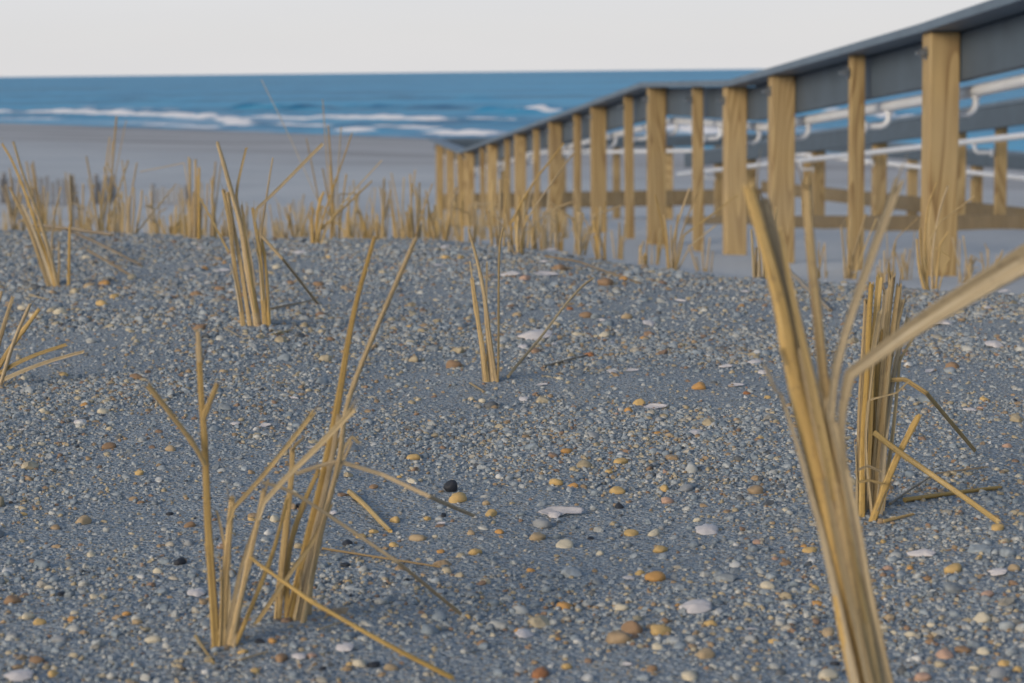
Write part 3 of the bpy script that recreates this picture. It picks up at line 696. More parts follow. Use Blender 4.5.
# tall pair just behind it
clump((296, 618), [
 ([(289, 620), (307, 543), (323, 485), (334, 421), (352, 320), (374, 237)], 13, 5, 'stem', .05),
 ([(296, 622), (312, 550), (328, 480), (339, 415)], 9, 5, 'stem', .08, -.005),
 ([(302, 625), (318, 543), (337, 470), (341, 448), (344.5, 405), (380, 320), (415, 239)], 6.5, 5, 'stem', -.02, -.01),
 ([(278, 612), (283, 559), (291, 479), (292, 449)], 8, 5.5, 'stem', .1),
 ([(287, 618), (286, 560), (300, 510), (318, 470)], 7, 5, 'stem', .2),
 ([(262, 614), (292, 570), (315, 540), (330, 505)], 5, 6, 'leaf', .05, -.01),
 ([(262, 482), (289, 489), (334, 519), (398, 562), (461, 620, 'g')], 4, 5, 'leaf_air', 0, -.02),
 ([(296, 474), (318, 466), (339, 461), (382, 474), (430, 497, -.03), (474, 521, 'g')], 4.5, 5.5, 'air', 0, -.01),
 ([(291, 451), (296, 444), (304, 437)], 3, 2, 'air', 0),
 ([(340, 466), (343, 450), (352, 436), (359, 443)], 4, 3, 'leaf_air', 0),
 ([(310, 620), (312, 560), (330, 490), (352, 442)], 5, 3.5, 'stem', .2, .01)],
 'tall slim clump with two long stems leaning right, behind the forked clump')
# kinked tall clump, upper left
clump((255, 326), [
 ([(243, 325), (236, 275), (230, 227), (223.5, 190)], 6, 4.5, 'stem', .1),
 ([(250, 326), (243, 275), (234, 230), (228, 192)], 5, 4, 'stem', .15),
 ([(257, 326), (249, 275), (239.6, 220), (228, 178), (217, 143)], 8.5, 4, 'stem', -.05),
 ([(265, 325), (262, 275), (257, 236), (253, 208)], 5.5, 3.5, 'stem', .05),
 ([(255, 222), (257, 209), (273, 194), (322, 145)], 3, 4.2, 'leaf_air', .05, -.004),
 ([(264, 323), (259, 259), (264, 210), (273, 158)], 3.5, 2, 'stem', .2),
 ([(243, 226), (238, 208), (236, 193), (242, 165), (246, 148)], 3.5, 3, 'leaf_air', 0),
 ([(262, 236), (268, 243), (283, 259), (318, 306, 'g')], 3.2, 3.6, 'air', 0),
 ([(229, 252), (213, 222), (199, 196)], 2.4, 1.8, 'leaf_air', -.1),
 ([(269, 324), (267, 280), (262, 240)], 4.5, 3, 'stem', .1),
 ([(254, 326), (255, 280), (247, 240), (242, 205)], 4, 2.5, 'leaf', .2)],
 'tall clump on the upper left with a kinked leaf pointing right')
# leaning clump at the left edge
clump((53, 286), [
 ([(55, 284), (40, 237), (16, 166), (2, 144)], 4.5, 2.5, 'stem', .05),
 ([(49, 286), (30, 229), (10, 187)], 5, 2.5, 'stem', .1),
 ([(57, 285), (46, 237), (24, 178), (13, 142)], 4.5, 2.5, 'stem', -.1),
 ([(52, 285), (38, 240), (22, 205)], 4, 3, 'leaf', .0),
 ([(53, 284), (51, 229), (61, 187)], 2.5, 1.8, 'stem', .1),
 ([(69, 284), (69, 250), (70, 225)], 4, 3, 'stem', .1),
 ([(58, 286), (59, 260), (59, 241)], 3.4, 2.4, 'stem', .0)],
 'clump leaning left near the left frame edge under the crest')
# clump cut by the left frame edge
clump((-14, 386), [
 ([(-12, 388), (-2, 345), (13, 297)], 6, 4.5, 'stem', 0),
 ([(-14, 386), (8, 352), (39, 309)], 6, 4, 'stem', .1),
 ([(-2, 392), (12, 345), (30, 304)], 5, 3.6, 'stem', -.1),
 ([(-18, 384), (20, 360), (66, 345)], 5, 3.6, 'leaf', 0),
 ([(-14, 388), (30, 367), (83, 352)], 5, 3.6, 'leaf', -.1),
 ([(-20, 386), (-12, 340), (2, 292)], 5, 3, 'stem', 0)],
 'splayed clump cut off by the left frame edge, halfway down')
# centre clump
clump((491, 382), [
 ([(487, 383), (481, 340), (472, 279)], 6.5, 5, 'stem', .05),
 ([(495, 381), (488, 323), (484, 294), (477, 258), (469, 229)], 7, 2.4, 'stem', -.05),
 ([(498, 366), (498.6, 323), (498.6, 247), (503, 228)], 2.6, 2.2, 'stem', .1),
 ([(491, 382), (486, 330), (487, 262)], 4, 2, 'leaf', .1),
 ([(484, 380), (478, 320), (470, 262)], 3, 2, 'leaf', .15)],
 'small clump of thin straws in the middle of the gravel')
# bundled clump, right
gs = []
for bx, tx, ty in ((858, 866, 300), (862, 872, 283), (866, 879, 278), (870, 886, 290), (874, 892, 275), (877, 899, 286), (872, 903, 300), (864, 868, 330), (868, 884, 330), (879, 908, 318), (860, 880, 312)):
    gs.append(([(bx, 513), (bx + (tx - bx) * .2, 440), (bx + (tx - bx) * .55, 360), (tx, ty)], random.uniform(7, 9.5), random.uniform(5, 7.5), random.choice(['stem', 'stem', 'leaf']), random.uniform(-.15, .2), random.uniform(-.012, .012)))
gs += [([(889, 380), (905, 379), (927, 393), (975, 455, 'g')], 5, 5.5, 'air', 0),
 ([(874, 432), (890, 445), (927, 471), (998, 527, 'g')], 6, 6, 'leaf_air', 0, -.03),
 ([(875, 514), (896, 460), (919, 415)], 8, 6, 'stem', -.1, -.02),
 ([(872, 514), (864, 450), (868, 400), (897, 393), (910, 380)], 4, 2, 'leaf', 0, -.02),
 ([(882, 512), (893, 430), (900, 360), (915, 335)], 6, 3, 'leaf', .1),
 ([(858, 470), (868, 466), (882, 472)], 3, 3, 'leaf_air', 0, -.03), ([(858, 482), (870, 480), (884, 484)], 3, 3, 'leaf_air', 0, -.03)]
clump((870, 512), gs, 'thick bundled clump on the right with broken leaves fallen to its right')
# foreground stalk, out of focus
fd = .76
clump((893, 792), [
 ([(886, 794), (864, 690), (841, 580), (812, 450), (785, 330), (767, 262), (749, 186)], 34, 13, 'stem', .0, -.002),
 ([(900, 794), (876, 690), (853, 580), (824, 450), (798, 340), (782, 270), (765, 200)], 30, 14, 'stem', .0, .004),
 ([(898, 794), (874, 690), (850, 580), (822, 450), (800, 350)], 16, 6, 'stem', .0, -.007),
 ([(908, 794), (887, 690), (868, 590), (846, 480), (828, 400)], 20, 9, 'leaf', -.05, -.006),
 ([(896, 792), (874, 680), (852, 560), (832, 440), (822, 380), (816, 312), (806, 182)], 17, 10, 'stem', .02, -.012),
 ([(830, 420), (835, 360), (870, 258), (897, 184)], 9, 12, 'leaf_air', .0, -.016),
 ([(846, 470), (840, 420), (850, 374), (934, 312), (1036, 252)], 4, 36, 'leaf_air', -.3, -.024),
 ([(836, 500), (812, 390), (796, 310), (780, 228)], 11, 5, 'leaf_air', -.1, -.009),
 ([(886, 760), (862, 650), (842, 560), (824, 480)], 12, 5, 'leaf', -.05, -.013)],
 'big blurred foreground clump on the right with a blade crossing to the frame edge')
# straws and twigs lying loose
def straw(pts, w, label, m=M_STRAW, leaf=False):
    q = [P(a[0], a[1], a[3]) if len(a) > 3 else G(a[0], a[1]) + Vector((0, 0, (a[2] if len(a) > 2 else .002))) for a in pts]
    mb = MB(); r = w * q[0].y / FPX / 2
    tube(mb, q, (r, r * .75), seg=8, flat=.5 if leaf else .85, sub=5, ridge=.08, seed=int(pts[0][0]), wob=r * .2, ragged=r)
    o = mb.build('loose_straw', m, None, q[0]); tag(o, label, 'straw', 'loose straws lying on the dune')
straw([(350, 495), (390, 533)], 6, 'short pale straw lying behind the tall slim clump', M_LEAF)
straw([(323, 551), (380, 561), (440, 570)], 3, 'thin brown straw lying right of the tall slim clump', M_TWIG)
straw([(905, 503), (950, 497), (1000, 490)], 6, 'pale straw lying flat right of the bundled clump', M_STRAW)
straw([(890, 507), (935, 476), (988, 470)], 3, 'thin dark straw arching on the ground right of the bundled clump', M_TWIG)
straw([(508, 380), (542, 335, 0, 2.22), (580, 287, 0, 2.27), (593, 278, 0, 2.28)], 3.6, 'thin pale straw leaning across the broad white shell', M_LEAF)
straw([(34, 241, .03), (75, 248, .035), (112, 252, .03)], 4, 'dark dry stick propped beside the left leaning clump, upper one', M_TWIG)
straw([(62, 243, .03), (100, 255, .02), (140, 266)], 3, 'dark dry stick propped beside the left leaning clump, middle one', M_TWIG)
straw([(88, 262, .02), (130, 276)], 3, 'dark dry stick lying beside the left leaning clump, lowest one', M_TWIG)
straw([(270, 312, .004), (300, 305), (316, 300)], 2.5, 'thin brown straw lying right of the kinked tall clump', M_TWIG)
straw([(544, 368), (565, 363), (590, 356)], 3, 'brown straw bit lying right of the centre clump', M_TWIG)
straw([(545, 262, .01), (580, 268, .01), (640, 285)], 2.4, 'long thin straw lying along the crest in the middle', M_TWIG)
straw([(788, 283, .02), (812, 300, .01), (830, 312)], 5, 'dark straw on the crest behind the big foreground clump', M_TWIG)

for a, w_, lb in [(((196, 640), (214, 668)), 4, 'short straw bit lying left of the forked clump base'), (((240, 664), (268, 657)), 4, 'straw bit lying just below the forked clump base'), (((318, 634), (345, 625)), 3.5, 'straw bit lying right of the tall slim clump base'),
             (((225, 330), (239, 338)), 3, 'straw bit lying left of the kinked tall clump base'), (((272, 336), (292, 332)), 3, 'straw bit lying below the kinked tall clump base'), (((470, 386), (484, 394)), 3, 'straw bit lying left of the centre clump base'),
             (((842, 522), (862, 531)), 4, 'straw bit lying left of the bundled clump base'), (((884, 524), (914, 518)), 4, 'straw bit lying right under the bundled clump base'), (((30, 296), (48, 301)), 3, 'straw bit lying under the left leaning clump')]:
    straw(a, w_, lb, M_LEAF, True)

# clumps on the crest and on the slope beyond, out of focus
def far_clump(x, y, height, ns, sd, label, spread=.30, parts=False, longleaf=0):
    rg = random.Random(sd); p0 = Vector((x, y, hz(x, y)))
    mbs = []; ns += 4; height *= .9 * rg.uniform(.7, 1.1); spread *= rg.uniform(.5, 1.15)
    for i in range(ns + longleaf):
        a = rg.uniform(0, 6.28); rr = .016 * math.sqrt(rg.random())
        b0 = p0 + Vector((math.cos(a) * rr, math.sin(a) * rr, -.02))
        hh = height * rg.uniform(.35, 1.12) * (1.25 if i >= ns else 1)
        ln = Vector((rg.gauss(0, spread), rg.gauss(0, spread), 0)) * (1.5 if i >= ns else .5)
        q = [b0, b0 + Vector((0, 0, hh * .35)) + ln * hh * .33, b0 + Vector((0, 0, hh * .7)) + ln * hh * .68, b0 + Vector((0, 0, hh)) + ln * hh * 1.02]
        if (i >= ns and rg.random() < .45) or rg.random() < .06:
            q[3] = q[2] + (ln.normalized() if ln.length > 1e-3 else Vector((1, 0, 0))) * hh * rg.uniform(.2, .45) + Vector((0, 0, hh * rg.uniform(-.1, .3)))
        mb = MB(); r = rg.uniform(.0016, .0031) * (.6 if i >= ns else 1)
        tube(mb, q, (r, r * .75), seg=6, flat=.8, sub=3, ridge=.05, seed=i, ragged=r); mbs.append(mb)
    if parts:
        root = empty('grass_clump', p0)
        for i, mb in enumerate(mbs): mb.build('stem' if i < ns else 'leaf', M_STRAW if rg.random() < .7 else M_LEAF, root, p0)
    else:
        al = MB()
        for mb in mbs: al.add(mb.v, mb.f, mb.uv)
        root = al.build('grass_clump', M_LEAF, None, p0)
    tag(root, label, 'grass clump', 'planted dry beach grass clumps'); return root
FC = []   # x, y, height, stems, seed, leaves
def fc(px, d, h, ns, ll=0): FC.append([(px - 512) / FPX * d * 1.008, d, h, ns, ll])
for a in [(20, 5.0, .24, 6, 1), (45, 5.3, .20, 6), (80, 5.6, .19, 5), (105, 5.2, .28, 6, 2), (120, 4.75, .20, 3), (160, 5.9, .20, 6), (195, 4.3, .21, 8, 1), (214, 4.9, .22, 4, 1), (336, 4.6, .30, 5, 2),
          (366, 5.2, .20, 5, 1), (384, 5.4, .22, 6), (402, 5.8, .21, 6), (416, 4.7, .20, 6, 1), (432, 5.0, .18, 5, 1), (447, 5.3, .17, 7), (474, 5.2, .20, 8, 1), (497, 4.6, .21, 6, 1), (540, 4.9, .20, 6, 1), (580, 4.8, .17, 6), (602, 4.6, .19, 6, 1),
          (522, 4.3, .16, 5, 1), (641, 4.4, .10, 4), (704, 5.4, .15, 4, 1), (758, 3.6, .18, 5), (778, 5.0, .16, 5, 1), (820, 5.3, .14, 5), (848, 4.7, .17, 5, 1), (885, 4.3, .15, 6, 2), (966, 4.6, .14, 6, 1), (990, 5.2, .13, 5, 1), (228, 5.6, .15, 6, 1), (247, 5.2, .13, 6, 1), (264, 5.9, .16, 6), (284, 5.4, .15, 7, 1), (301, 6.0, .16, 6), (350, 5.9, .16, 6, 1), (62, 5.8, .14, 6), (176, 5.5, .14, 6, 1), (92, 6.0, .15, 5), (460, 5.8, .16, 6, 1), (560, 5.4, .15, 6, 1), (905, 5.6, .15, 4), (620, 5.6, .14, 5), (655, 6.2, .15, 5)]: fc(*a)
rg = random.Random(3)
for row in range(12):                      # planted rows running down the far slope
    y0 = 6.2 + row * .66
    for col in range(-17, 12):
        x = col * .40 + (row % 2) * .2 + rg.uniform(-.13, .13); y = y0 + rg.uniform(-.3, .3)
        px = 512 + x / y * FPX
        if px < -60 or px > 640 or rg.random() < .2: continue
        if x > 1.72 - .104 * y - .25: continue
        FC.append([x, y, rg.uniform(.12, .21), rg.randint(5, 9), rg.randint(0, 2)])
ORD = ['first', 'second', 'third', 'fourth', 'fifth', 'sixth', 'seventh', 'eighth', 'ninth', 'tenth', 'eleventh', 'twelfth'] + ['%dth' % k for k in range(13, 21)] + ['21st', '22nd', '23rd'] + ['%dth' % k for k in range(24, 31)] + ['31st', '32nd', '33rd'] + ['%dth' % k for k in range(34, 90)]
near_c = sorted([c for c in FC if c[1] < 6.25], key=lambda c: c[0] / c[1]); far_c = [c for c in FC if c[1] >= 6.25]
for i, (x, y, h, ns, ll) in enumerate(near_c):
    lb = '%s%s clump in the front row along the crest, %s from the left' % ('tall ' if h > .215 else 'short ' if h < .165 else '', 'straggly straw' if ll > 1 else 'dry straw', ORD[i])
    far_clump(x, y, h, ns, 50 + i, lb, .34 if ll > 1 else .26, True, ll)
bands = [(6.25, 8.2, 'nearest'), (8.2, 10.4, 'middle'), (10.4, 99, 'farthest')]
for lo, hi_, nm in bands:
    for i, (x, y, h, ns, ll) in enumerate(sorted([c for c in far_c if lo <= c[1] < hi_], key=lambda c: c[0] / c[1])):
        far_clump(x, y, h, ns, 200 + int(y * 100) + i, 'blurred %s clump beyond the crest, %s from the left in the %s rows' % ('tall straw' if h > .2 else 'low straw' if h < .16 else 'straw', ORD[i], nm), .26, False, ll)

def proj(p):
    q = RM.transposed() @ (p - Vector((0, 0, EYE))); return W / 2 - FPX * q.x / q.z, H / 2 + FPX * q.y / q.z
def crest_clump(px, d, stems, label):
    r = ray(px, 250); x = r.x / r.y * d; p = Vector((x, d, hz(x, d))); bx, by = proj(p)
    clump((bx, by), [([(bx + s_[0], by + 2)] + s_[1], s_[2] * .8, s_[3] * .75, s_[4] if len(s_) > 4 else 'stem', random.uniform(-.2, .2), random.uniform(-.01, .01)) for s_ in stems], label, d=d, hi=False)
    clumps.pop()
crest_clump(513, 3.7, [(-4, [(508, 235), (506, 214)], 4, 3), (0, [(511, 224), (528, 189), (564, 143)], 4, 3), (4, [(524, 225), (537, 203), (575, 151)], 3, 2.4), (5, [(517, 230), (519, 205)], 4, 3), (8, [(522, 235), (527, 215)], 3.5, 3), (2, [(505, 232), (494, 208)], 3, 2, 'leaf'), (10, [(526, 232), (548, 212), (556, 224)], 2.4, 2, 'leaf')],
            'clump on the crest with two long straws slanting right across the railing posts')
crest_clump(671, 3.9, [(-3, [(666, 240), (655, 195)], 3, 2.2), (0, [(673, 235), (690, 188)], 3.4, 2.6), (3, [(680, 235), (702, 180)], 3, 2), (4, [(684, 235), (738, 195)], 3, 2.2, 'leaf'), (-2, [(668, 245), (664, 215)], 4, 3), (2, [(675, 245), (678, 215)], 4, 3), (1, [(671, 246), (671, 225)], 4, 3), (5, [(690, 246), (716, 225)], 2.4, 2, 'leaf')],
            'fan of thin straws on the crest in front of the middle railing posts')
crest_clump(933, 3.4, [(-4, [(925, 250), (926, 210), (937, 182)], 4, 2.6), (0, [(932, 250), (938, 215), (948, 186)], 4, 2.6), (2, [(930, 240), (940, 222), (974, 196)], 3, 2.2, 'leaf'), (-3, [(921, 262), (920, 228)], 5, 4), (3, [(938, 264), (940, 244), (948, 232)], 4, 3), (-6, [(918, 268), (917, 240)], 5, 4), (5, [(944, 268), (950, 258), (936, 248)], 3, 2, 'leaf')],
            'leggy straw clump in front of the widest railing post')
crest_clump(316, 4.0, [(-3, [(312, 222), (313, 207)], 5, 4), (0, [(316, 225), (320, 200), (324, 192)], 5, 4), (3, [(318, 232), (345, 206), (372, 181)], 3.4, 2.6), (2, [(322, 220), (336, 180), (352, 133)], 3.2, 1.8), (5, [(328, 215), (333, 190), (340, 168)], 3.4, 2), (-1, [(322, 205), (335, 222), (352, 238)], 2.6, 2, 'leaf'), (4, [(332, 216), (350, 195), (382, 160)], 2.6, 1.8, 'leaf'), (-4, [(311, 228), (309, 212)], 4, 3)],
            'crest clump with crossing straws just left of frame centre, long leaf slanting right')
crest_clump(127, 4.5, [(-3, [(124, 205), (107, 163)], 3, 2, 'leaf'), (0, [(127, 200), (122, 160)], 3, 2.4), (3, [(130, 200), (137, 163)], 3.4, 2.6), (5, [(134, 212), (134, 187)], 4, 3), (8, [(140, 215), (142, 190)], 4, 3), (6, [(145, 222), (176, 184)], 2.8, 2, 'leaf'), (2, [(128, 216), (129, 196)], 4, 3)],
            'spread fan of straws on the left crest in front of the short dark fence piece')

# labels of the pebbles: the colour and the nearest clump they lie by, told apart by closeness
LM = [((222, 648), 'the forked clump'), ((300, 620), 'the tall slim clump'), ((255, 326), 'the kinked clump'), ((53, 286), 'the left leaning clump'), ((-5, 386), 'the clump cut by the left edge'), ((491, 382), 'the centre clump'),
      ((870, 512), 'the bundled clump'), ((697, 611), 'the oval lilac shell'), ((561, 517), 'the curved shell sliver'), ((707, 533), 'the cream fan shell'), ((923, 557), 'the long shell strip'), ((655, 409), 'the mid ground shell chip'), ((537, 339), 'the broad flat shell')]
CN = {'ochre': 'ochre yellow', 'cream': 'cream', 'orange': 'orange', 'rust': 'rust red', 'brown': 'brown', 'tan': 'tan', 'grey': 'grey', 'white': 'white', 'black': 'black slate', 'pink': 'pinkish'}
bk = {}
for e in pebs:
    w0 = e[4].location
    l = min(LM, key=lambda q: (q[0][0] - e[0]) ** 2 + (q[0][1] - e[1]) ** 2)
    bk.setdefault((e[3], l[1]), []).append((math.hypot(l[0][0] - e[0], l[0][1] - e[1]), e[4]))
cb = {}
for px, py, o in chips:
    l = min(LM[:7], key=lambda q: (q[0][0] - px) ** 2 + (q[0][1] - py) ** 2); cb.setdefault(l[1], []).append((math.hypot(l[0][0] - px, l[0][1] - py), o))
for l, lst in cb.items():
    lst.sort(key=lambda q: q[0])
    for i, (d_, o) in enumerate(lst): o['label'] = 'tiny pale shell chip, %s to %s' % ('closest' if i == 0 else ORD[i] + ' closest', l)
for (c, l), lst in bk.items():
    lst.sort(key=lambda q: q[0])
    for i, (d_, o) in enumerate(lst):
        lb = '%s pebble near %s' % (CN[c], l) if len(lst) == 1 else '%s pebble %s to %s of its colour' % (CN[c], 'closest' if i == 0 else ORD[i] + ' closest', l)
        tag(o, lb, 'pebble', 'larger pebbles lying on the gravel')

# ------------------------------------------------------------------ the boardwalk ramp: three railings
RD = Vector((-.1064, 1, 0)).normalized(); RV = Vector((RD.y, -RD.x, 0))   # along the ramp, and across it to the right
R0x = 4290 / FPX                                                          # the outer railing's x where it would meet y = 0
UP = Vector((0, 0, 1))
def rp(d, v=0.0, z=0.0):       # a point on the outer railing line at distance d, moved v to the right
    return Vector((R0x - .1064 * d, d, 0)) + RV * v + UP * z
RTOP = [(0.5, .58), (6.5, .128), (9.25, -.045), (11.44, -.062), (23.0, -.825), (28.0, -.825)]
def rtop(d): return float(np.interp(d, [a for a, _ in RTOP], [b for _, b in RTOP])) + EYE
def board(mb, a, b, half_side, half_up, side, bev=.004, piece=4.2):
    if (b - a).length > piece * 1.3:          # a run of boards butted end to end
        n = round((b - a).length / piece); d = (b - a).normalized() * .0025
        for k in range(n): board(mb, a.lerp(b, k / n) + d, a.lerp(b, (k + 1) / n) - d, half_side, half_up, side, bev, 99)
        return
    ax = (b - a); L_ = ax.length / 2; ax.normalize(); up = (UP - ax * UP.dot(ax)).normalized()
    box(mb, (a + b) / 2, ax * L_, side.normalized() * half_side, up * half_up, bev)
def post(parent, p, top, wx, wy, ax, ay, bolt_side=None, bolt_z=.06, bury=.45):
    zb = hz(p.x, p.y) - bury; mb = MB()
    box(mb, Vector((p.x, p.y, (top + zb) / 2)), ax * wx / 2, ay * wy / 2, UP * (top - zb) / 2, .005)
    sh = Vector((random.gauss(0, .004), random.gauss(0, .004)))
    mb.v = [(a + sh.x * (c - top), b_ + sh.y * (c - top), c) for a, b_, c in mb.v]
    o = mb.build('post', M_POST, parent, parent.location)
    if bolt_side is not None:
        mb = MB(); c = Vector((p.x, p.y, top - bolt_z)) + bolt_side[0]
        n = bolt_side[1]
        tube(mb, [c, c + n * .004], (.020, .020), seg=14, sub=1)
        tube(mb, [c + n * .004, c + n * .020], (.0125, .0125), seg=6, sub=1)
        tube(mb, [c + n * .019, c + n * .032], (.0062, .0062), seg=10, sub=1)
        mb.build('bolt', M_BOLT, o, parent.location)
    return o
def pipe(parent, pts, r=.019):
    mb = MB(); tube(mb, pts, (r, r), seg=14, sub=1); return mb.build('handrail', M_PIPE, parent, parent.location)
def bracket(parent, root, c, side, reach=.105):
    """the hook that carries the pipe: down from the pipe, round, and back to the post face"""
    mb = MB(); R_ = .034; pts = [c - UP * .015, c - UP * .03]
    for k in range(1, 8):
        a = math.pi / 2 * k / 7
        pts.append(c - UP * (.035 + R_ * math.sin(a)) + side * (R_ * (1 - math.cos(a))))
    pts.append(c - UP * (.035 + R_) + side * reach)
    tube(mb, pts, (.0105, .0105), seg=10, sub=1)
    tube(mb, [pts[-1] - side * .006, pts[-1] + side * .002], (.024, .024), seg=16, sub=1)
    tube(mb, [c - UP * .022, c - UP * .014], (.017, .017), seg=12, sub=1)
    mb.build('bracket', M_PIPE, parent, root.location)
def pxd(px, K): return K / (px - 280.0)

# 1. outer railing, nearest the camera
R1 = empty('ramp_railing', rp(6.5, 0, hz(rp(6.5).x, 6.5)))
tag(R1, 'long outer ramp railing of yellow pine posts under a grey cap board, nearest the viewer', 'railing', 'boardwalk railings')
big = [pxd(p_, 4290) for p_ in (940.5, 782.5, 736, 658, 600, 557, 522, 494, 471.5, 463, 452, 442)]
small = [pxd(p_, 4290) for p_ in (858.5, 700, 631, 580, 539, 510, 485)]
nearp = [4.5, 2.4, .6]
CAPT = .028
for d in big + nearp: post(R1, rp(d), rtop(d) - CAPT + .001, .089, .089, RV, RD, (RV * -.0445, -RV))
for d in small + [5.5, 3.4]: post(R1, rp(d, -.005), rtop(d) - CAPT + .001, .050, .038, RV, RD, (RV * -.030, -RV))
mbf, mbc = MB(), MB()
brk = [d for d, _ in RTOP]
for a, b_ in zip(brk, brk[1:]):
    pa, pb = rp(a, 0, rtop(a)), rp(b_, 0, rtop(b_))
    board(mbc, pa + RV * .012 - UP * CAPT / 2, pb + RV * .012 - UP * CAPT / 2, .078, CAPT / 2, RV)
    board(mbf, pa + RV * .066 - UP * (CAPT + .073), pb + RV * .066 - UP * (CAPT + .073), .019, .070, RV)
mbc.build('cap_rail', M_CAP, R1, R1.location); mbf.build('fascia_board', M_BOARD, R1, R1.location)
PV, PZ = .108, .20
pr = pipe(R1, [rp(d, PV, rtop(d) - PZ) for d in [.5, 6.5, 9.25, 11.44, 23.0, 27.2]])
for d in big[:10] + nearp[:1] + small[:4]:
    bracket(pr, R1, rp(d, PV, rtop(d) - PZ), -RV, PV - .0445 if d in big + nearp else PV - .02)

# 2. inner railing between the two walkways
OFF2 = 2.28
def r2top(d): return rtop(d - .25) - .09
R2 = empty('ramp_railing', rp(13, OFF2, hz(rp(13, OFF2).x, 13.0)))
tag(R2, 'middle railing with grey board, white pipe and brown kick board, behind the nearest railing', 'railing', 'boardwalk railings')
K2 = (R0x + OFF2 * 1.0057) * FPX
d2 = [pxd(p_, K2) for p_ in (970.5, 890, 827.5, 758, 726)] + [11.0, 9.0, 7.0]
for d in d2: post(R2, rp(d, OFF2), r2top(d) - CAPT + .001, .089, .089, RV, RD)
d2s = [pxd(1013.5, K2), 10.0, 8.0]
for d in d2s: post(R2, rp(d, OFF2 + .01), r2top(d) - CAPT + .001, .066, .045, RV, RD)
mbf, mbc, mbk = MB(), MB(), MB()
br2 = [5.5, 9.5, 11.69, 22.2]
for a, b_ in zip(br2, br2[1:]):
    pa, pb = rp(a, OFF2, r2top(a)), rp(b_, OFF2, r2top(b_))
    board(mbc, pa - RV * .012 - UP * CAPT / 2, pb - RV * .012 - UP * CAPT / 2, .078, CAPT / 2, RV)
    board(mbf, pa - RV * .066 - UP * (CAPT + .062), pb - RV * .066 - UP * (CAPT + .062), .019, .0605, RV)
    ka, kb = rp(a, OFF2 - .066, r2top(a) - .66), rp(b_, OFF2 - .066, r2top(b_) - .66)
    board(mbk, ka - UP * .08, kb - UP * .08, .019, .085, RV)
mbc.build('cap_rail', M_CAP, R2, R2.location); mbf.build('fascia_board', M_BOARD, R2, R2.location); mbk.build('kick_board', M_CURB, R2, R2.location)
pr = pipe(R2, [rp(d, OFF2 - .15, r2top(d) - .22) for d in br2])
for d in d2 + d2s: bracket(pr, R2, rp(d, OFF2 - .15, r2top(d) - .22), RV)

# 3. railing round the lower landing and back along the lower walkway
OFF3 = 4.3
TOP3 = -.78 + EYE
c2, c3 = rp(27.6, 0, TOP3 - .045), rp(27.6, OFF3, TOP3 - .045)
R3 = empty('landing_railing', Vector((c3.x, c3.y, hz(c3.x, c3.y))))
tag(R3, 'low railing round the bottom landing, farthest of the three, with short posts', 'railing', 'boardwalk railings')
c4 = rp(10.5, OFF3, TOP3 + .14)
def r3top(d): return TOP3 + .14 * (27.6 - d) / 17.1
for px in (719, 670.5, 618, 563, 505):
    t = None
    for k in range(400):
        q = c2.lerp(c3, k / 399)
        if t is None and 512 + FPX * q.x / q.y * 1.0 >= px: t = q
    post(R3, t, TOP3 - .045 - CAPT + .001, .089, .089, RV, RD)
d3 = [25.5, 23.3, 21.2, 19.2, 17.1, 15.0, 12.9, 10.9]
for d in d3: post(R3, rp(d, OFF3), r3top(d) - CAPT + .001, .089, .089, RV, RD)
mbf, mbc, mbk = MB(), MB(), MB()
board(mbc, c2 + RV * .10 - UP * CAPT / 2, c3 - RV * .07 - UP * CAPT / 2, .078, CAPT / 2, RD)
board(mbc, c3 + RD * .08 - UP * CAPT / 2, c4 - UP * CAPT / 2, .078, CAPT / 2, RV)
board(mbf, c2 + RV * .10 - RD * .066 - UP * (CAPT + .060), c3 - RV * .1 - RD * .066 - UP * (CAPT + .060), .019, .058, RD)
board(mbf, c3 - RV * .066 - UP * (CAPT + .060), c4 - RV * .066 - UP * (CAPT + .060), .019, .058, RV)
board(mbk, c2 + RV * .10 - RD * .066 - UP * .80, c3 - RV * .1 - RD * .066 - UP * .80, .019, .10, RD)
board(mbk, c3 - RV * .066 - UP * .68, c4 - RV * .066 - UP * .42, .019, .075, RV)
mbc.build('cap_rail', M_CAP, R3, R3.location); mbf.build('fascia_board', M_BOARD, R3, R3.location); mbk.build('kick_board', M_CURB, R3, R3.location)
pr = pipe(R3, [c2 + RV * .2 - RD * .15 - UP * .20, c3 - RV * .15 - RD * .15 - UP * .20, c4 - RV * .15 - UP * .20], .021)
for d in d3: bracket(pr, R3, rp(d, OFF3 - .15, r3top(d) - .20), RV)

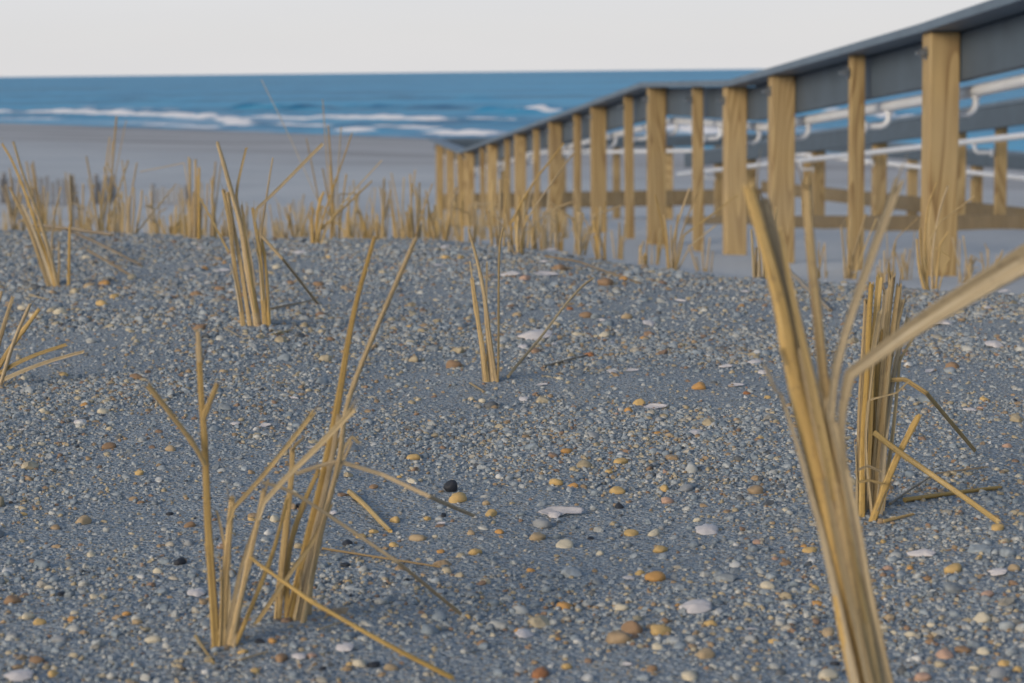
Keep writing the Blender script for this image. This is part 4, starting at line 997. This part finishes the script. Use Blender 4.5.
# ------------------------------------------------------------------ sand fences half buried on the upper beach
def fence(px0, px1, py_base, hpx, label, seed):
    a = G(px0, py_base); b_ = G(px1, py_base); dm = (a.y + b_.y) / 2; h = hpx * dm / FPX
    root = empty('sand_fence', (a + b_) / 2); tag(root, label, 'fence', 'half buried sand fences')
    rg = random.Random(seed); L_ = (b_ - a).length; n = max(3, int(L_ / .075)); mb = MB(); dr = (b_ - a).normalized(); nr_ = UP.cross(dr)
    for i in range(n):
        p = a.lerp(b_, (i + .5) / n); z = hz(p.x, p.y); hh = h * rg.uniform(.82, 1.05) * (1 - .25 * abs(2 * i / n - 1) ** 4)
        box(mb, Vector((p.x, p.y, z + hh / 2 - .1)), (dr + UP * rg.uniform(-.05, .05)) * .021, nr_ * .006, UP * (hh / 2 + .1))
    mb.build('slat_panel', M_SLAT, root, root.location)
    mb = MB()
    for q in (.35, .8):
        pts = [a.lerp(b_, k / 12) for k in range(13)]
        tube(mb, [Vector((p.x, p.y, hz(p.x, p.y) + h * q)) - nr_ * .01 for p in pts], (.004, .004), seg=5, sub=1)
    mb.build('wire', M_BOLT, root, root.location)
    for q in (.04, .96) if L_ < 2 else (.04, .5, .96):
        p = a.lerp(b_, q); mb = MB(); z = hz(p.x, p.y)
        tube(mb, [Vector((p.x, p.y, z - .3)) + nr_ * .05, Vector((p.x, p.y, z + h * 1.08)) + nr_ * .05], (.035, .03), seg=8, sub=1)
        mb.build('post', M_SLAT, root, root.location)
fence(-70, 79, 205, 28, 'long grey slatted sand fence at the far left beyond the crest', 1)
fence(98, 117, 204, 27, 'short dark piece of slatted sand fence, middle of the three', 2)
fence(150, 188, 205, 19, 'lowest most buried piece of slatted sand fence, right of the others', 3)

# ------------------------------------------------------------------ light
world = bpy.data.worlds.new('World'); S.world = world; world.use_nodes = True
nt = world.node_tree; bg = nt.nodes['Background']
SUN_EL, SUN_AZ = 17.0, 226.0      # behind the camera, to the left
sky = N(nt, 'ShaderNodeTexSky'); sky.sky_type = 'NISHITA'; sky.sun_disc = False
sky.sun_elevation = math.radians(SUN_EL); sky.sun_rotation = math.radians(SUN_AZ); sky.air_density = 1.0; sky.dust_density = 1.5; sky.ozone_density = 1.0
tc = N(nt, 'ShaderNodeTexCoord'); sp = N(nt, 'ShaderNodeSeparateXYZ'); lk(nt, tc.outputs['Generated'], sp.inputs[0])
HZ = ramp(nt, [(0, (1, 1, 1)), (.06, (.95, .95, .95)), (.16, (.34, .34, .34)), (.45, (.03, .03, .03))], sp.outputs[2])   # thin high cloud, thickest low down
cl = N(nt, 'ShaderNodeTexNoise', Scale=2.2, Detail=5)
mpc = N(nt, 'ShaderNodeMapping'); mpc.inputs['Scale'].default_value = (1, 1, 5); lk(nt, tc.outputs['Generated'], mpc.inputs[0]); lk(nt, mpc.outputs[0], cl.inputs['Vector'])
cc = ramp(nt, [(.3, (4.15, 4.19, 4.28)), (.7, (4.52, 4.51, 4.54))], cl.outputs[0])
tint = ramp(nt, [(0, (.985, .965, .955)), (.018, (1.0, .985, .97)), (.05, (.985, 1.0, 1.035)), (.3, (1, 1, 1))], sp.outputs[2])
lk(nt, mix(nt, HZ.outputs[0], sky.outputs[0], mix(nt, 1.0, cc.outputs[0], tint.outputs[0], 'MULTIPLY')), bg.inputs['Color'])
bg.inputs['Strength'].default_value = .15
sd_ = bpy.data.lights.new('sun', 'SUN'); sd_.energy = 1.45; sd_.angle = math.radians(26); sd_.color = (1, .86, .68)
so = bpy.data.objects.new('sun', sd_); C.objects.link(so)
az = math.radians(SUN_AZ); el = math.radians(SUN_EL)
to_sun = Vector((math.sin(az) * math.cos(el), math.cos(az) * math.cos(el), math.sin(el)))
so.rotation_euler = to_sun.to_track_quat('Z', 'Y').to_euler()

S.view_settings.view_transform = 'Standard'; S.view_settings.look = 'None'; S.view_settings.gamma = 1; S.view_settings.exposure = 0.2
S.view_settings.use_curve_mapping = False
S.render.engine = 'CYCLES'
S.cycles.use_denoising = True
S.cycles.max_bounces = 5
